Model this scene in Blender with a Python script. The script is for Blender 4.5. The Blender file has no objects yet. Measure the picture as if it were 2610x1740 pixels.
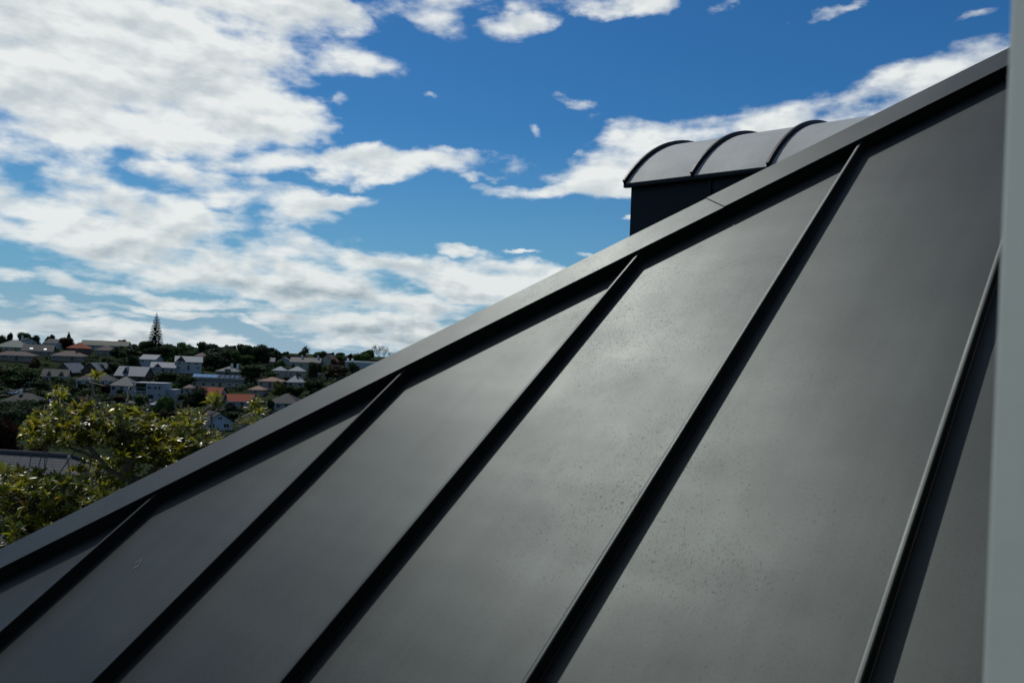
import bpy, bmesh, math, random
from mathutils import Vector, Matrix
random.seed(7)
R = math.radians
scene = bpy.context.scene
C = scene.collection
ZC = 9.5                                   # eye height above the garden
W0, H0, FPX = 2610.0, 1740.0, 2175.8
PITCH, ROLL = R(1.310), R(2.235)
# ------------------------------------------------------------------ camera
_f = Vector((0, math.cos(PITCH), math.sin(PITCH)))
_u0 = Vector((0, -math.sin(PITCH), math.cos(PITCH)))
_r0 = Vector((1, 0, 0))
CR = _r0*math.cos(ROLL) + _u0*math.sin(ROLL)
CU = _u0*math.cos(ROLL) - _r0*math.sin(ROLL)
CF = _f
cam = bpy.data.cameras.new('camera'); camo = bpy.data.objects.new('camera', cam); C.objects.link(camo)
m3 = Matrix((CR, CU, -CF)).transposed()
camo.matrix_world = Matrix.Translation((0, 0, ZC)) @ m3.to_4x4()
cam.sensor_width = 36.0; cam.lens = 36.0*FPX/W0
cam.clip_start = 0.02; cam.clip_end = 20000
cam.dof.use_dof = True; cam.dof.focus_distance = 8.0; cam.dof.aperture_fstop = 11.0
scene.camera = camo
scene.view_settings.view_transform = 'Standard'; scene.view_settings.look = 'None'
scene.view_settings.gamma = 1.0; scene.view_settings.exposure = 0.0
scene.view_settings.use_curve_mapping = False
EYE = Vector((0, 0, ZC))

def ray(px, py):
    return (CF + CR*((px-W0/2)/FPX) - CU*((py-H0/2)/FPX)).normalized()
def at(px, py, dist):                      # world point on a sight line at forward distance dist
    d = ray(px, py); return EYE + d*(dist/d.y)
def azel(px, py):
    d = ray(px, py); return math.degrees(math.atan2(d.x, d.y)), math.degrees(math.asin(d.z))

# ------------------------------------------------------------------ sun and sky
SUN = Vector((-0.295, 0.487, 0.822)).normalized()
SUN_EL = math.asin(SUN.z); SUN_AZ = math.atan2(SUN.x, SUN.y)      # azimuth from +Y towards +X
sl_ = bpy.data.lights.new('sun', 'SUN'); sl_.energy = 2.6; sl_.angle = R(0.53); sl_.color = (1.0, 0.97, 0.91)
so = bpy.data.objects.new('sun', sl_); C.objects.link(so)
so.rotation_euler = (-SUN).to_track_quat('-Z', 'Y').to_euler(); so.location = (-30, 40, 90)

world = bpy.data.worlds.new('World'); scene.world = world; world.use_nodes = True
nt = world.node_tree; nt.nodes.clear()
def N_(t, **k):
    n = nt.nodes.new(t)
    for a, b in k.items(): setattr(n, a, b)
    return n
def plug(sock, v):
    if hasattr(v, 'is_output'): nt.links.new(v, sock)
    else: sock.default_value = v
def mth(op, a, b=None, c=None, clamp=False):
    n = N_('ShaderNodeMath', operation=op); n.use_clamp = clamp
    plug(n.inputs[0], a)
    if b is not None: plug(n.inputs[1], b)
    if c is not None: plug(n.inputs[2], c)
    return n.outputs[0]
def sstep(x, lo, hi, a=0.0, b=1.0):
    n = N_('ShaderNodeMapRange', interpolation_type='SMOOTHSTEP')
    plug(n.inputs[0], x); plug(n.inputs[1], lo); plug(n.inputs[2], hi); plug(n.inputs[3], a); plug(n.inputs[4], b)
    return n.outputs[0]
def mixc(f, a, b, blend='MIX'):
    n = N_('ShaderNodeMix', data_type='RGBA', blend_type=blend)
    plug(n.inputs[0], f); plug(n.inputs[6], a); plug(n.inputs[7], b); return n.outputs[2]
def noise(vec, scale, detail=8, rough=.55, lac=2.0, dist=0.0):
    n = N_('ShaderNodeTexNoise', noise_dimensions='2D'); plug(n.inputs['Vector'], vec)
    n.inputs['Scale'].default_value = scale; n.inputs['Detail'].default_value = detail
    n.inputs['Roughness'].default_value = rough; n.inputs['Lacunarity'].default_value = lac
    n.inputs['Distortion'].default_value = dist
    return n.outputs[0]
def vadd(v, d):
    n = N_('ShaderNodeVectorMath', operation='ADD'); plug(n.inputs[0], v); plug(n.inputs[1], d); return n.outputs[0]
def mapping(v, loc=(0,0,0), rot=(0,0,0), sc=(1,1,1), typ='POINT'):
    n = N_('ShaderNodeMapping', vector_type=typ); plug(n.inputs[0], v)
    n.inputs[1].default_value = loc; n.inputs[2].default_value = rot; n.inputs[3].default_value = sc; return n.outputs[0]

SKY_SAT, SKY_VAL, CLOUD_GLOW, SKY_TINT = 1.25, .72, 2.5, (.35, .72, .93, 1)
sky = N_('ShaderNodeTexSky', sky_type='NISHITA'); sky.sun_disc = False
sky.sun_elevation = SUN_EL; sky.sun_rotation = SUN_AZ
sky.altitude = 60; sky.air_density = 1.0; sky.dust_density = 0.35; sky.ozone_density = 2.2
tc = N_('ShaderNodeTexCoord'); D = tc.outputs['Generated']
sx = N_('ShaderNodeSeparateXYZ'); nt.links.new(D, sx.inputs[0]); X, Y, Z = sx.outputs
AZ = mth('MULTIPLY', mth('ARCTAN2', X, Y), 57.2958)
EL = mth('MULTIPLY', mth('ARCSINE', Z), 57.2958)
cmb = N_('ShaderNodeCombineXYZ'); plug(cmb.inputs[0], AZ); plug(cmb.inputs[1], EL); AE = cmb.outputs[0]
zz = mth('ADD', mth('MAXIMUM', Z, 0.0), 0.10)
cl = N_('ShaderNodeCombineXYZ'); plug(cl.inputs[0], mth('DIVIDE', X, zz)); plug(cl.inputs[1], mth('DIVIDE', Y, zz)); PL = cl.outputs[0]
# cloud layer noise, laid on a flat layer overhead so that it flattens towards the horizon
PLm = mapping(PL, rot=(0, 0, R(-25)), sc=(1.0, 0.8, 1.0))
warp = N_('ShaderNodeTexNoise', noise_dimensions='2D'); plug(warp.inputs['Vector'], PLm); warp.inputs['Scale'].default_value = 1.6; warp.inputs['Detail'].default_value = 3
wv = N_('ShaderNodeVectorMath', operation='MULTIPLY_ADD'); plug(wv.inputs[0], warp.outputs[1]); wv.inputs[1].default_value = (.35, .35, 0); plug(wv.inputs[2], PLm)
n_big = noise(wv.outputs[0], 0.9, 3, .5)
n_mid = noise(wv.outputs[0], 3.2, 6, .52)
AEm = mapping(AE, sc=(.09, .20, 1.0))
n_fine = noise(vadd(AEm, (4.1, 2.7, 0)), 2.6, 7, .52)
wa = N_('ShaderNodeTexNoise', noise_dimensions='2D'); plug(wa.inputs['Vector'], mapping(AE, sc=(.13, .24, 1))); wa.inputs['Scale'].default_value = 1.0; wa.inputs['Detail'].default_value = 7; wa.inputs['Roughness'].default_value = .56
wb = N_('ShaderNodeVectorMath', operation='MULTIPLY_ADD'); plug(wb.inputs[0], wa.outputs[1]); wb.inputs[1].default_value = (6.0, 3.2, 0); plug(wb.inputs[2], vadd(AE, (-3.0, -1.6, 0)))
AEW = wb.outputs[0]
# where the cloud banks lie: centre (as seen from the house), half sizes, tilt, weight
banks = [
 (150, 120, 520, 235, -6, 1.3), (500, 210, 330, 120, 24, 1.2), (250, 315, 430, 72, -5, 1.0), (690, 250, 180, 66, 28, .8),
 (820, 60, 150, 75, 20, .8), (900, 130, 110, 40, 15, .6), (640, 40, 220, 80, 15, .8),
 (250, 580, 640, 108, 3, .70), (620, 495, 230, 46, 6, .62), (920, 425, 390, 38, -7, .88), (60, 530, 330, 66, 0, .8), (830, 515, 95, 22, -5, .6),
 (520, 645, 560, 60, 6, .60), (950, 680, 200, 36, 16, .55), (150, 705, 330, 24, 8, .45),
 (860, 758, 420, 42, 2, .80), (1230, 725, 270, 62, 0, .95), (430, 765, 190, 22, 4, .5),
 (300, 862, 900, 30, 3, .55), (1000, 838, 450, 40, 2, .8), (500, 815, 500, 14, 3, .35), (220, 800, 120, 16, 4, .4),
 (1130, 35, 160, 65, -6, .34), (1330, 65, 90, 38, -12, .34), (1520, 10, 240, 26, -3, .25), (1670, 5, 90, 30, 0, .3), (2100, 30, 90, 16, -20, .10), (2480, 40, 80, 18, -20, .12), (1830, 15, 60, 25, -20, .14),
 (1610, 405, 200, 75, -14, .6), (1930, 360, 300, 74, -10, .66), (2260, 280, 340, 64, -25, .55), (2500, 165, 150, 34, -28, .25),
 (1480, 478, 200, 24, -3, .6), (1236, 444, 52, 13, -4, .45), (1185, 642, 80, 15, 2, .5), (1300, 642, 40, 7, 2, .3), (1510, 640, 60, 12, 0, .4),
 (1480, 262, 80, 18, 5, .07), (1350, 337, 30, 22, 30, .06), (1440, 382, 32, 14, -20, .1), (1490, 300, 42, 15, -8, .06), (840, 225, 34, 28, 10, .14), (1095, 222, 28, 14, 0, .06), (1585, 558, 40, 7, -8, .15),
]
cov = None
K = 57.2958/FPX
for (px, py, rx, ry, ang, w) in banks:
    a0, e0 = azel(px, py)
    mp = mapping(AEW, (a0, e0, 0), (0, 0, R(-ang-2.2)), (rx*K, ry*K, 1), 'TEXTURE')
    ln = N_('ShaderNodeVectorMath', operation='DOT_PRODUCT'); plug(ln.inputs[0], mp); plug(ln.inputs[1], mp)
    v = mth('MULTIPLY_ADD', ln.outputs['Value'], -max(w, .6), w)
    cov = v if cov is None else mth('SMOOTH_MAX', cov, v, .06)
# beyond the view the broken cloud goes on in the same way
rest = mth('MULTIPLY_ADD', n_big, 2.6, -1.55)
inview = mth('MULTIPLY', sstep(mth('ABSOLUTE', AZ), 33, 44, 1.0, 0.0), sstep(EL, 23, 31, 1.0, 0.0))
cov = mth('MAXIMUM', cov, -1.0)
mixf = N_('ShaderNodeMix', data_type='FLOAT'); plug(mixf.inputs[0], inview); plug(mixf.inputs[2], rest); plug(mixf.inputs[3], cov); cov = mixf.outputs[0]
nz = mth('ADD', mth('MULTIPLY_ADD', n_mid, 1.1, -.55), mth('MULTIPLY_ADD', n_fine, 2.4, -1.2))
dens = mth('ADD', cov, nz)
mask = sstep(dens, -.28, .70)
lowf = sstep(EL, 1.0, 10.0)
# undersides: where more cloud lies above than here it is greyer, crests facing the sun are whiter
n_up = noise(vadd(AEm, (4.1-.03, 2.7+.11, 0)), 2.6, 4, .52)
emb = mth('MULTIPLY', mth('SUBTRACT', n_up, n_fine), 3.0)
core = sstep(dens, -.05, .75)
n_lo = noise(vadd(AEm, (2.3, 6.1, 0)), 1.6, 3, .5)
shade = mth('MULTIPLY', core, mth('ADD', emb, sstep(n_lo, .34, .66, .05, .55)), clamp=True)
lowk = mth('MULTIPLY_ADD', lowf, -.45, 1.0)
tot = mth('ADD', mth('MULTIPLY', shade, lowk), mth('MULTIPLY', mth('MULTIPLY', mth('SUBTRACT', 1.0, lowf), core), .18), clamp=True)
cloudc = mixc(tot, (8.3, 8.6, 8.5, 1), (3.4, 4.2, 4.7, 1))
sd = N_('ShaderNodeVectorMath', operation='DOT_PRODUCT'); plug(sd.inputs[0], D); sd.inputs[1].default_value = SUN
glow = mth('MULTIPLY_ADD', sstep(sd.outputs['Value'], .90, 1.0), CLOUD_GLOW, 1.0)
cg = N_('ShaderNodeVectorMath', operation='SCALE'); plug(cg.inputs[0], cloudc); plug(cg.inputs['Scale'], glow); cloudc = cg.outputs[0]
hs = N_('ShaderNodeHueSaturation'); hs.inputs['Saturation'].default_value = SKY_SAT; hs.inputs['Value'].default_value = SKY_VAL; plug(hs.inputs['Color'], sky.outputs[0])
skyg = mixc(1.0, hs.outputs[0], SKY_TINT, 'MULTIPLY')
skyc = mixc(sstep(EL, -1.0, 16.0, .85, 0.0), skyg, (1.55, 3.5, 5.3, 1))
skyc = mixc(sstep(EL, -1.0, 5.5, .75, 0.0), skyc, (3.5, 4.7, 5.6, 1))
final = mixc(mth('MULTIPLY', mask, .97), skyc, cloudc)
bg = N_('ShaderNodeBackground'); plug(bg.inputs[0], final); bg.inputs[1].default_value = 0.1
wo = N_('ShaderNodeOutputWorld'); nt.links.new(bg.outputs[0], wo.inputs[0])
world.cycles.sampling_method = 'MANUAL'; world.cycles.sample_map_resolution = 512

# ------------------------------------------------------------------ helpers
def obj(name, verts, faces, mat=None, parent=None, smooth=False):
    me = bpy.data.meshes.new(name); me.from_pydata([tuple(v) for v in verts], [], faces); me.update()
    if smooth:
        for p in me.polygons: p.use_smooth = True
    if mat: me.materials.append(mat)
    o = bpy.data.objects.new(name, me); C.objects.link(o)
    if parent: o.parent = parent
    return o
def inst(name, me, parent=None, mat=None):
    o = bpy.data.objects.new(name, me); C.objects.link(o)
    if parent: o.parent = parent
    if mat:
        o.material_slots[0].link = 'OBJECT'; o.material_slots[0].material = mat
    return o
def empty(name, loc=(0,0,0), rz=0.0):
    o = bpy.data.objects.new(name, None); C.objects.link(o); o.location = loc; o.rotation_euler = (0, 0, rz)
    o.empty_display_size = .2; return o
def tag(o, label=None, cat=None, group=None, kind=None):
    if label: o['label'] = label
    if cat: o['category'] = cat
    if group: o['group'] = group
    if kind: o['kind'] = kind
    return o
class MB:
    def __init__(s): s.v = []; s.f = []
    def poly(s, pts):
        i = len(s.v); s.v += [Vector(p) for p in pts]; s.f.append(list(range(i, i+len(pts)))); return s
    def hexa(s, p):                        # p: 4 bottom, 4 top points
        i = len(s.v); s.v += [Vector(q) for q in p]
        for q in ((3,2,1,0), (4,5,6,7), (0,1,5,4), (1,2,6,5), (2,3,7,6), (3,0,4,7)): s.f.append([i+k for k in q])
        return s
    def box(s, x0, x1, y0, y1, z0, z1):
        return s.hexa([(x0,y0,z0),(x1,y0,z0),(x1,y1,z0),(x0,y1,z0),(x0,y0,z1),(x1,y0,z1),(x1,y1,z1),(x0,y1,z1)])
    def tube(s, pts, rad, n=6, cap=True):
        pts = [Vector(p) for p in pts]; base = len(s.v)
        for i, p in enumerate(pts):
            a = pts[max(i-1, 0)]; b = pts[min(i+1, len(pts)-1)]; d = (b-a).normalized()
            q = d.orthogonal().normalized() if abs(d.z) > .9 else d.cross(Vector((0,0,1))).normalized()
            w = d.cross(q)
            r = rad[i] if isinstance(rad, (list, tuple)) else rad
            for k in range(n):
                t = 2*math.pi*k/n; s.v.append(p + q*(r*math.cos(t)) + w*(r*math.sin(t)))
        for i in range(len(pts)-1):
            for k in range(n):
                s.f.append([base+i*n+k, base+i*n+(k+1) % n, base+(i+1)*n+(k+1) % n, base+(i+1)*n+k])
        if cap:
            s.f.append([base+k for k in reversed(range(n))]); e = base+(len(pts)-1)*n; s.f.append([e+k for k in range(n)])
        return s
    def build(s, name, mat=None, parent=None, smooth=False): return obj(name, s.v, s.f, mat, parent, smooth)

# ------------------------------------------------------------------ materials
def newmat(name):
    m = bpy.data.materials.new(name); m.use_nodes = True
    t = m.node_tree; return m, t, t.nodes['Principled BSDF']
def mnode(t, typ, **k):
    n = t.nodes.new(typ)
    for a, b in k.items(): setattr(n, a, b)
    return n
def pmat(name, col, rough=.7, var=.25, scale=3.0, metal=0.0, spec=.2, bump=0.0, coord='Object', stretch=(1,1,1)):
    """painted / built surface with a little uneven colour and relief"""
    m, t, b = newmat(name)
    tcn = mnode(t, 'ShaderNodeTexCoord'); mp = mnode(t, 'ShaderNodeMapping'); mp.inputs[3].default_value = stretch
    t.links.new(tcn.outputs[coord], mp.inputs[0])
    no = mnode(t, 'ShaderNodeTexNoise'); no.inputs['Scale'].default_value = scale; no.inputs['Detail'].default_value = 6; no.inputs['Roughness'].default_value = .6
    t.links.new(mp.outputs[0], no.inputs['Vector'])
    rp = mnode(t, 'ShaderNodeMapRange'); rp.inputs[1].default_value = .3; rp.inputs[2].default_value = .7; rp.inputs[3].default_value = 1-var; rp.inputs[4].default_value = 1+var
    t.links.new(no.outputs[0], rp.inputs[0])
    mx = mnode(t, 'ShaderNodeVectorMath', operation='SCALE'); mx.inputs[0].default_value = col[:3]; t.links.new(rp.outputs[0], mx.inputs['Scale'])
    t.links.new(mx.outputs[0], b.inputs['Base Color'])
    b.inputs['Roughness'].default_value = rough; b.inputs['Metallic'].default_value = metal; b.inputs['Specular IOR Level'].default_value = spec
    if bump:
        bp = mnode(t, 'ShaderNodeBump'); bp.inputs['Strength'].default_value = bump; bp.inputs['Distance'].default_value = .02
        t.links.new(no.outputs[0], bp.inputs['Height']); t.links.new(bp.outputs[0], b.inputs['Normal'])
    return m

def zinc(name, base=(.0545, .0610, .0592), rough=.52, streak_dir=0.0, specks=True, metal=.90, wave=1.0):
    """weathered zinc sheet: dull metallic sheen, soft waviness of the sheet, fine grain and dirt flecks"""
    m, t, b = newmat(name); L = t.links
    tcn = mnode(t, 'ShaderNodeTexCoord')
    mp = mnode(t, 'ShaderNodeMapping'); mp.inputs[2].default_value = (0, 0, streak_dir); L.new(tcn.outputs['Object'], mp.inputs[0])
    def nz_(scale, det, ro=.6, sc=None, off=0):
        q = mp.outputs[0]
        if sc or off:
            m2 = mnode(t, 'ShaderNodeMapping'); m2.inputs[1].default_value = (off, off*.7, off*1.3); m2.inputs[3].default_value = sc or (1, 1, 1); L.new(q, m2.inputs[0]); q = m2.outputs[0]
        n = mnode(t, 'ShaderNodeTexNoise'); n.inputs['Scale'].default_value = scale; n.inputs['Detail'].default_value = det; n.inputs['Roughness'].default_value = ro
        L.new(q, n.inputs['Vector']); return n.outputs[0]
    def rng(x, a, b_, c, d, sm=False):
        r = mnode(t, 'ShaderNodeMapRange'); r.interpolation_type = 'SMOOTHSTEP' if sm else 'LINEAR'
        L.new(x, r.inputs[0]); 
        for i, v in enumerate((a, b_, c, d)): r.inputs[i+1].default_value = v
        return r.outputs[0]
    def mul(a, c):
        n = mnode(t, 'ShaderNodeMath', operation='MULTIPLY'); L.new(a, n.inputs[0])
        if hasattr(c, 'is_output'): L.new(c, n.inputs[1])
        else: n.inputs[1].default_value = c
        return n.outputs[0]
    cloud_ = rng(nz_(1.7, 4), .3, .7, .90, 1.10)
    grain = rng(nz_(420, 2, .5, (1, .35, 1)), .25, .75, .93, 1.07)
    colf = mul(mul(cloud_, grain), rng(nz_(14, 4, .65, (1, .05, 1), 8.2), .35, .65, .95, 1.05))
    # flecks where dew has dried: small, elongated, gathered in patches
    fl = nz_(290, 4, .7, (1, .45, 1), 3.1); patch = nz_(1.3, 4, .6, None, 7.7)
    s1 = mnode(t, 'ShaderNodeMath', operation='MULTIPLY_ADD'); L.new(patch, s1.inputs[0]); s1.inputs[1].default_value = .34; L.new(fl, s1.inputs[2])
    fleck = rng(s1.outputs[0], .755, .87, 0.0, 1.0, True)
    lf = rng(nz_(260, 2, .6, (1, .6, 1), 11.0), .73, .80, 0.0, 1.0, True)
    if specks:
        dk = mul(rng(fleck, 0, 1, 1.0, .82), rng(nz_(24, 5, .7, (1, .5, 1), 13.0), .60, .78, 1.0, .90)); lt = rng(lf, 0, 1, 1.0, 1.30)
        colf = mul(mul(colf, dk), lt)
    sc = mnode(t, 'ShaderNodeVectorMath', operation='SCALE'); sc.inputs[0].default_value = base; L.new(colf, sc.inputs['Scale'])
    L.new(sc.outputs[0], b.inputs['Base Color'])
    b.inputs['Metallic'].default_value = metal
    rr = rng(nz_(2.6, 4, .6, None, 5.0), .3, .7, rough-.03, rough+.04)
    if specks:
        ad = mnode(t, 'ShaderNodeMath', operation='MULTIPLY_ADD'); L.new(fleck, ad.inputs[0]); ad.inputs[1].default_value = .08; L.new(rr, ad.inputs[2]); rr = ad.outputs[0]
    L.new(rr, b.inputs['Roughness'])
    # soft waves across the sheet
    wv_ = nz_(2.3, 1, .4, (1.0, .45, 1), 1.5)
    bp = mnode(t, 'ShaderNodeBump'); bp.inputs['Strength'].default_value = .55; bp.inputs['Distance'].default_value = .012*wave; L.new(wv_, bp.inputs['Height'])
    bq = mnode(t, 'ShaderNodeBump'); bq.inputs['Strength'].default_value = .5; bq.inputs['Distance'].default_value = .009*wave; L.new(nz_(3.4, 2, .5, (.22, 1, 1), 6.5), bq.inputs['Height']); L.new(bp.outputs[0], bq.inputs['Normal']); bp = bq
    b2 = mnode(t, 'ShaderNodeBump'); b2.inputs['Strength'].default_value = .10; b2.inputs['Distance'].default_value = .0006; L.new(nz_(300, 2), b2.inputs['Height']); L.new(bp.outputs[0], b2.inputs['Normal'])
    L.new(b2.outputs[0], b.inputs['Normal'])
    return m

# ------------------------------------------------------------------ the zinc hip roof beside the window
AZR, SLR = R(39.5987), R(37.9451)
RU = Vector((math.sin(AZR)*math.cos(SLR), math.cos(AZR)*math.cos(SLR), math.sin(SLR)))     # up the slope
RV = Vector((math.cos(AZR), -math.sin(AZR), 0))                                            # along the eaves
RN = Vector((-math.sin(AZR)*math.sin(SLR), -math.cos(AZR)*math.sin(SLR), math.cos(SLR)))
RD = 1.1233+.032
SEAM0, SEAM, SH, SW = -2.394, .5, .032, .011
HM = Vector((math.cos(AZR+R(45)), -math.sin(AZR+R(45)), 0)); HIPM = -2.694                 # vertical plane of the hip
def RP(u, v, h=0.0): return EYE - RN*(RD-h) + RU*u + RV*v
def u_hip(v, h=0.0, off=0.0):              # u where the slope (raised by h) meets the hip plane shifted by off
    p = RP(0, v, h); return (HIPM+off - (p-EYE).dot(HM))/RU.dot(HM)
def mirror(p): return p - HM*(2*((p-EYE).dot(HM)-HIPM))
UE = -1.45                                 # eaves
KV = [SEAM0+k*SEAM for k in range(-4, 13)]
roofrot = Matrix((RV, RU, RN)).transposed().to_4x4(); roofmat_w = Matrix.Translation(RP(0, 0)) @ roofrot
roofinv = roofmat_w.inverted()
house = empty('metal_roofed_house', RP(UE, -1.0) - Vector((0, 0, RP(UE, -1.0).z)))
tag(house, 'dark grey zinc hip roof with standing seams and barrel dormer, filling the foreground', 'house')
bpy.context.view_layer.update()
HINV = house.matrix_world.inverted()
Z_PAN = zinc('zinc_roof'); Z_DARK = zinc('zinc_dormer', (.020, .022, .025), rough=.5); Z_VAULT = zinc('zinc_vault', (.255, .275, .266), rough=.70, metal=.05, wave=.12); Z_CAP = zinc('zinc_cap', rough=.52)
def rpart(name, mb, mat, parent=None, local=None, smooth=False):
    """mesh whose object axes follow the roof slope, so that its grain runs with the sheet"""
    Mx = local or roofmat_w; inv = Mx.inverted()
    o = obj(name, [inv @ v for v in mb.v], mb.f, mat, None, smooth)
    par = parent or house
    o.parent = par; o.matrix_parent_inverse = par.matrix_world.inverted() if par is not house else HINV
    o.matrix_world = Mx
    return o
RNG = random.Random(3)
def slope_sheets(side):
    f = (lambda p: p) if side == 0 else mirror
    Mx = roofmat_w if side == 0 else Matrix.Translation(mirror(RP(0, 0))) @ Matrix((RV-HM*2*RV.dot(HM), RU-HM*2*RU.dot(HM), RN-HM*2*RN.dot(HM))).transposed().to_4x4()
    for i, v in enumerate(KV[:-1]):
        v0, v1 = v+SW*.5, v+SEAM+SW*.5
        u0, u1 = u_hip(v0, 0, -.004 if False else 0), u_hip(v1, 0, 0)
        mb = MB()
        if u1 <= UE: continue
        # pan: flat sheet turned up 3 mm at both sides, thickness below
        nseg = 1
        a0 = max(u0, UE+.001)
        pts = [RP(UE, v0), RP(UE, v1), RP(u1, v1), RP(a0, v0)]
        if u0 < UE:
            t = (UE-u0)/(u1-u0); vm = v0+(v1-v0)*t; pts = [RP(UE, vm), RP(UE, v1), RP(u1, v1)]
        mb.poly([f(p) for p in (pts if side == 0 else pts[::-1])])
        lo = [p-RN*.0012 for p in pts]
        mb.poly([f(p) for p in (lo[::-1] if side == 0 else lo)])
        rpart('roof_pan', mb, Z_PAN, None, Mx)
        # standing seam on the lower-v side: upstand with folded head and a small foot fold
        ut = u_hip(v, SH)-.012
        if ut > UE+.05:
            mb = MB()
            prof = [(0, -.001), (0, SH-.0034), (.0009, SH-.0016), (.0028, SH-.0007), (.0055, SH-.0001), (SW-.002, SH), (SW, SH-.0012), (SW, .0046), (SW+.0017, .0040), (SW+.0017, -.001)]
            n = len(prof); 
            for uu in (UE, ut):
                for (dv, h) in prof: mb.v.append(f(RP(uu, v+dv, h)))
            for k in range(n):
                q = [k, (k+1) % n, n+(k+1) % n, n+k]; mb.f.append(q[::-1] if side == 0 else q)
            mb.f.append(list(range(n))); mb.f.append([n+k for k in reversed(range(n))])
            rpart('standing_seam', mb, Z_PAN, None, Mx)
slope_sheets(0); slope_sheets(1)
# hip capping: two wings per length, each lying over its slope, folded down to the pans
CH = .041
def hip_v(s): return s
cap_cuts = []
vjoint = None
dj = ray(1790, 518)                 # butt joint that shows on the capping
t_ = -(RD-CH)/dj.dot(RN); pj = EYE+dj*t_; vjoint = (pj-EYE).dot(RV)
cuts = [vjoint-3.0, vjoint, vjoint+3.0, KV[-1]]
cuts[0] = max(cuts[0], -4.12)
hipdir = (RU*(1/math.cos(SLR))+RV).normalized()
perp = (RU - hipdir*RU.dot(hipdir)).normalized()    # in the slope, square to the hip, upwards
WING = .118
for i in range(len(cuts)-1):
    a, b = cuts[i]+(.0006 if i else 0), cuts[i+1]-.0006
    for side in (0, 1):
        f = (lambda p: p) if side == 0 else mirror
        mb = MB()
        lift = .0015*(i % 2)
        secs = []
        for vv in (a, b):
            apex = RP(u_hip(vv, CH+lift), vv, CH+lift)
            low = apex - perp*WING
            secs.append([apex, low, low-RN*(CH-.0025), low-RN*(CH-.0025)+perp*.012, apex-RN*(CH-.004)])
        n = 5
        for s_ in secs: mb.v += [f(p) for p in s_]
        for k in range(n-1):
            q = [k, k+1, n+k+1, n+k]; mb.f.append(q if side == 0 else q[::-1])
        mb.f.append([0, 4, 3, 2, 1] if side == 0 else [1, 2, 3, 4, 0]); mb.f.append([n+0, n+1, n+2, n+3, n+4] if side == 0 else [n+4, n+3, n+2, n+1, n+0])
        rpart('hip_capping', mb, Z_CAP)
# eaves gutter and walls below
WALLR = pmat('render_wall', (.42, .41, .38), .85, .12, 2.0)
mb = MB()
e0 = RP(UE+.35, -3.2, -.12); e1 = RP(UE+.35, KV[-1], -.12)
inn = Vector((math.sin(AZR), math.cos(AZR), 0))*.25
for (p, q, n_) in ((e0, e1, inn),):
    g = Vector((0, 0, -1)); 
    p0 = Vector((p.x, p.y, 0)); q0 = Vector((q.x, q.y, 0))
    mb.hexa([p0, q0, q0+n_, p0+n_, p, q, q+n_, p+n_])
rpart('wall', mb, WALLR, None, Matrix.Translation(e0))
mb2 = MB(); mb2.v = [mirror(v) for v in mb.v]; mb2.f = [q[::-1] for q in mb.f]
rpart('wall', mb2, WALLR, None, Matrix.Translation(e0))

# barrel dormer on the far slope
DA = -RV; DB = Vector((math.sin(AZR), math.cos(AZR), 0)); UPZ = Vector((0, 0, 1))
DP = EYE + ray(1593, 470)*5.87
dorm = empty('dormer', DP - Vector((0, 0, 0)) + DB*1.1); dorm.parent = house; dorm.matrix_parent_inverse = HINV
bpy.context.view_layer.update()
DM = Matrix.Translation(DP) @ Matrix((DA, DB, UPZ)).transposed().to_4x4()      # x out of the slope, y across, z up
RC, CB, CZ = 1.523, 1.1, -1.043
def arc(b, r=RC): return math.sqrt(max(r*r-(b-CB)**2, 0))+CZ
th0 = math.atan2(0-CZ, 0-CB); th1 = math.pi-th0
NA = 28
def arcpts(r, ext=0.0): return [(CB+r*math.cos(th0+ext+(th1-th0-2*ext)*k/NA), CZ+r*math.sin(th0+ext+(th1-th0-2*ext)*k/NA)) for k in range(NA+1)]
def dl(x, y, z): return DM @ Vector((x, y, z))
def dpart(name, mb, mat, smooth=False): return rpart(name, mb, mat, dorm, DM, smooth)
rib_x = [0.0, -.5, -1.0, -1.5, -2.0, -2.5]
RH = .027
def sweep(x0, x1, r0, r1, name, mat):
    mb = MB(); A_, B_ = arcpts(r0), arcpts(r1); n = NA+1
    def strip(xa, ra, xb, rb, flip):           # its own vertices, so that the curve shades smoothly and the folds stay crisp
        b0 = len(mb.v)
        mb.v.extend([dl(xa, y, z) for (y, z) in ra]); mb.v.extend([dl(xb, y, z) for (y, z) in rb])
        for k in range(NA):
            q = [b0+k, b0+k+1, b0+n+k+1, b0+n+k]; mb.f.append(q[::-1] if flip else q)
    strip(x0, B_, x1, B_, False); strip(x0, A_, x1, A_, True); strip(x0, A_, x0, B_, False); strip(x1, A_, x1, B_, True)
    for k in (0, NA):
        q = [dl(x0, *A_[k]), dl(x0, *B_[k]), dl(x1, *B_[k]), dl(x1, *A_[k])]; mb.poly(q if k == 0 else q[::-1])
    return dpart(name, mb, mat)
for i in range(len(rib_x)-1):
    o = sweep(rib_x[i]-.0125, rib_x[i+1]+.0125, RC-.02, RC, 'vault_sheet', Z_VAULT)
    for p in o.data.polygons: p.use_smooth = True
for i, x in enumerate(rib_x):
    sweep(x+.008, x-.008, RC-.022, RC+RH, 'rib', Z_DARK)
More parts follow.
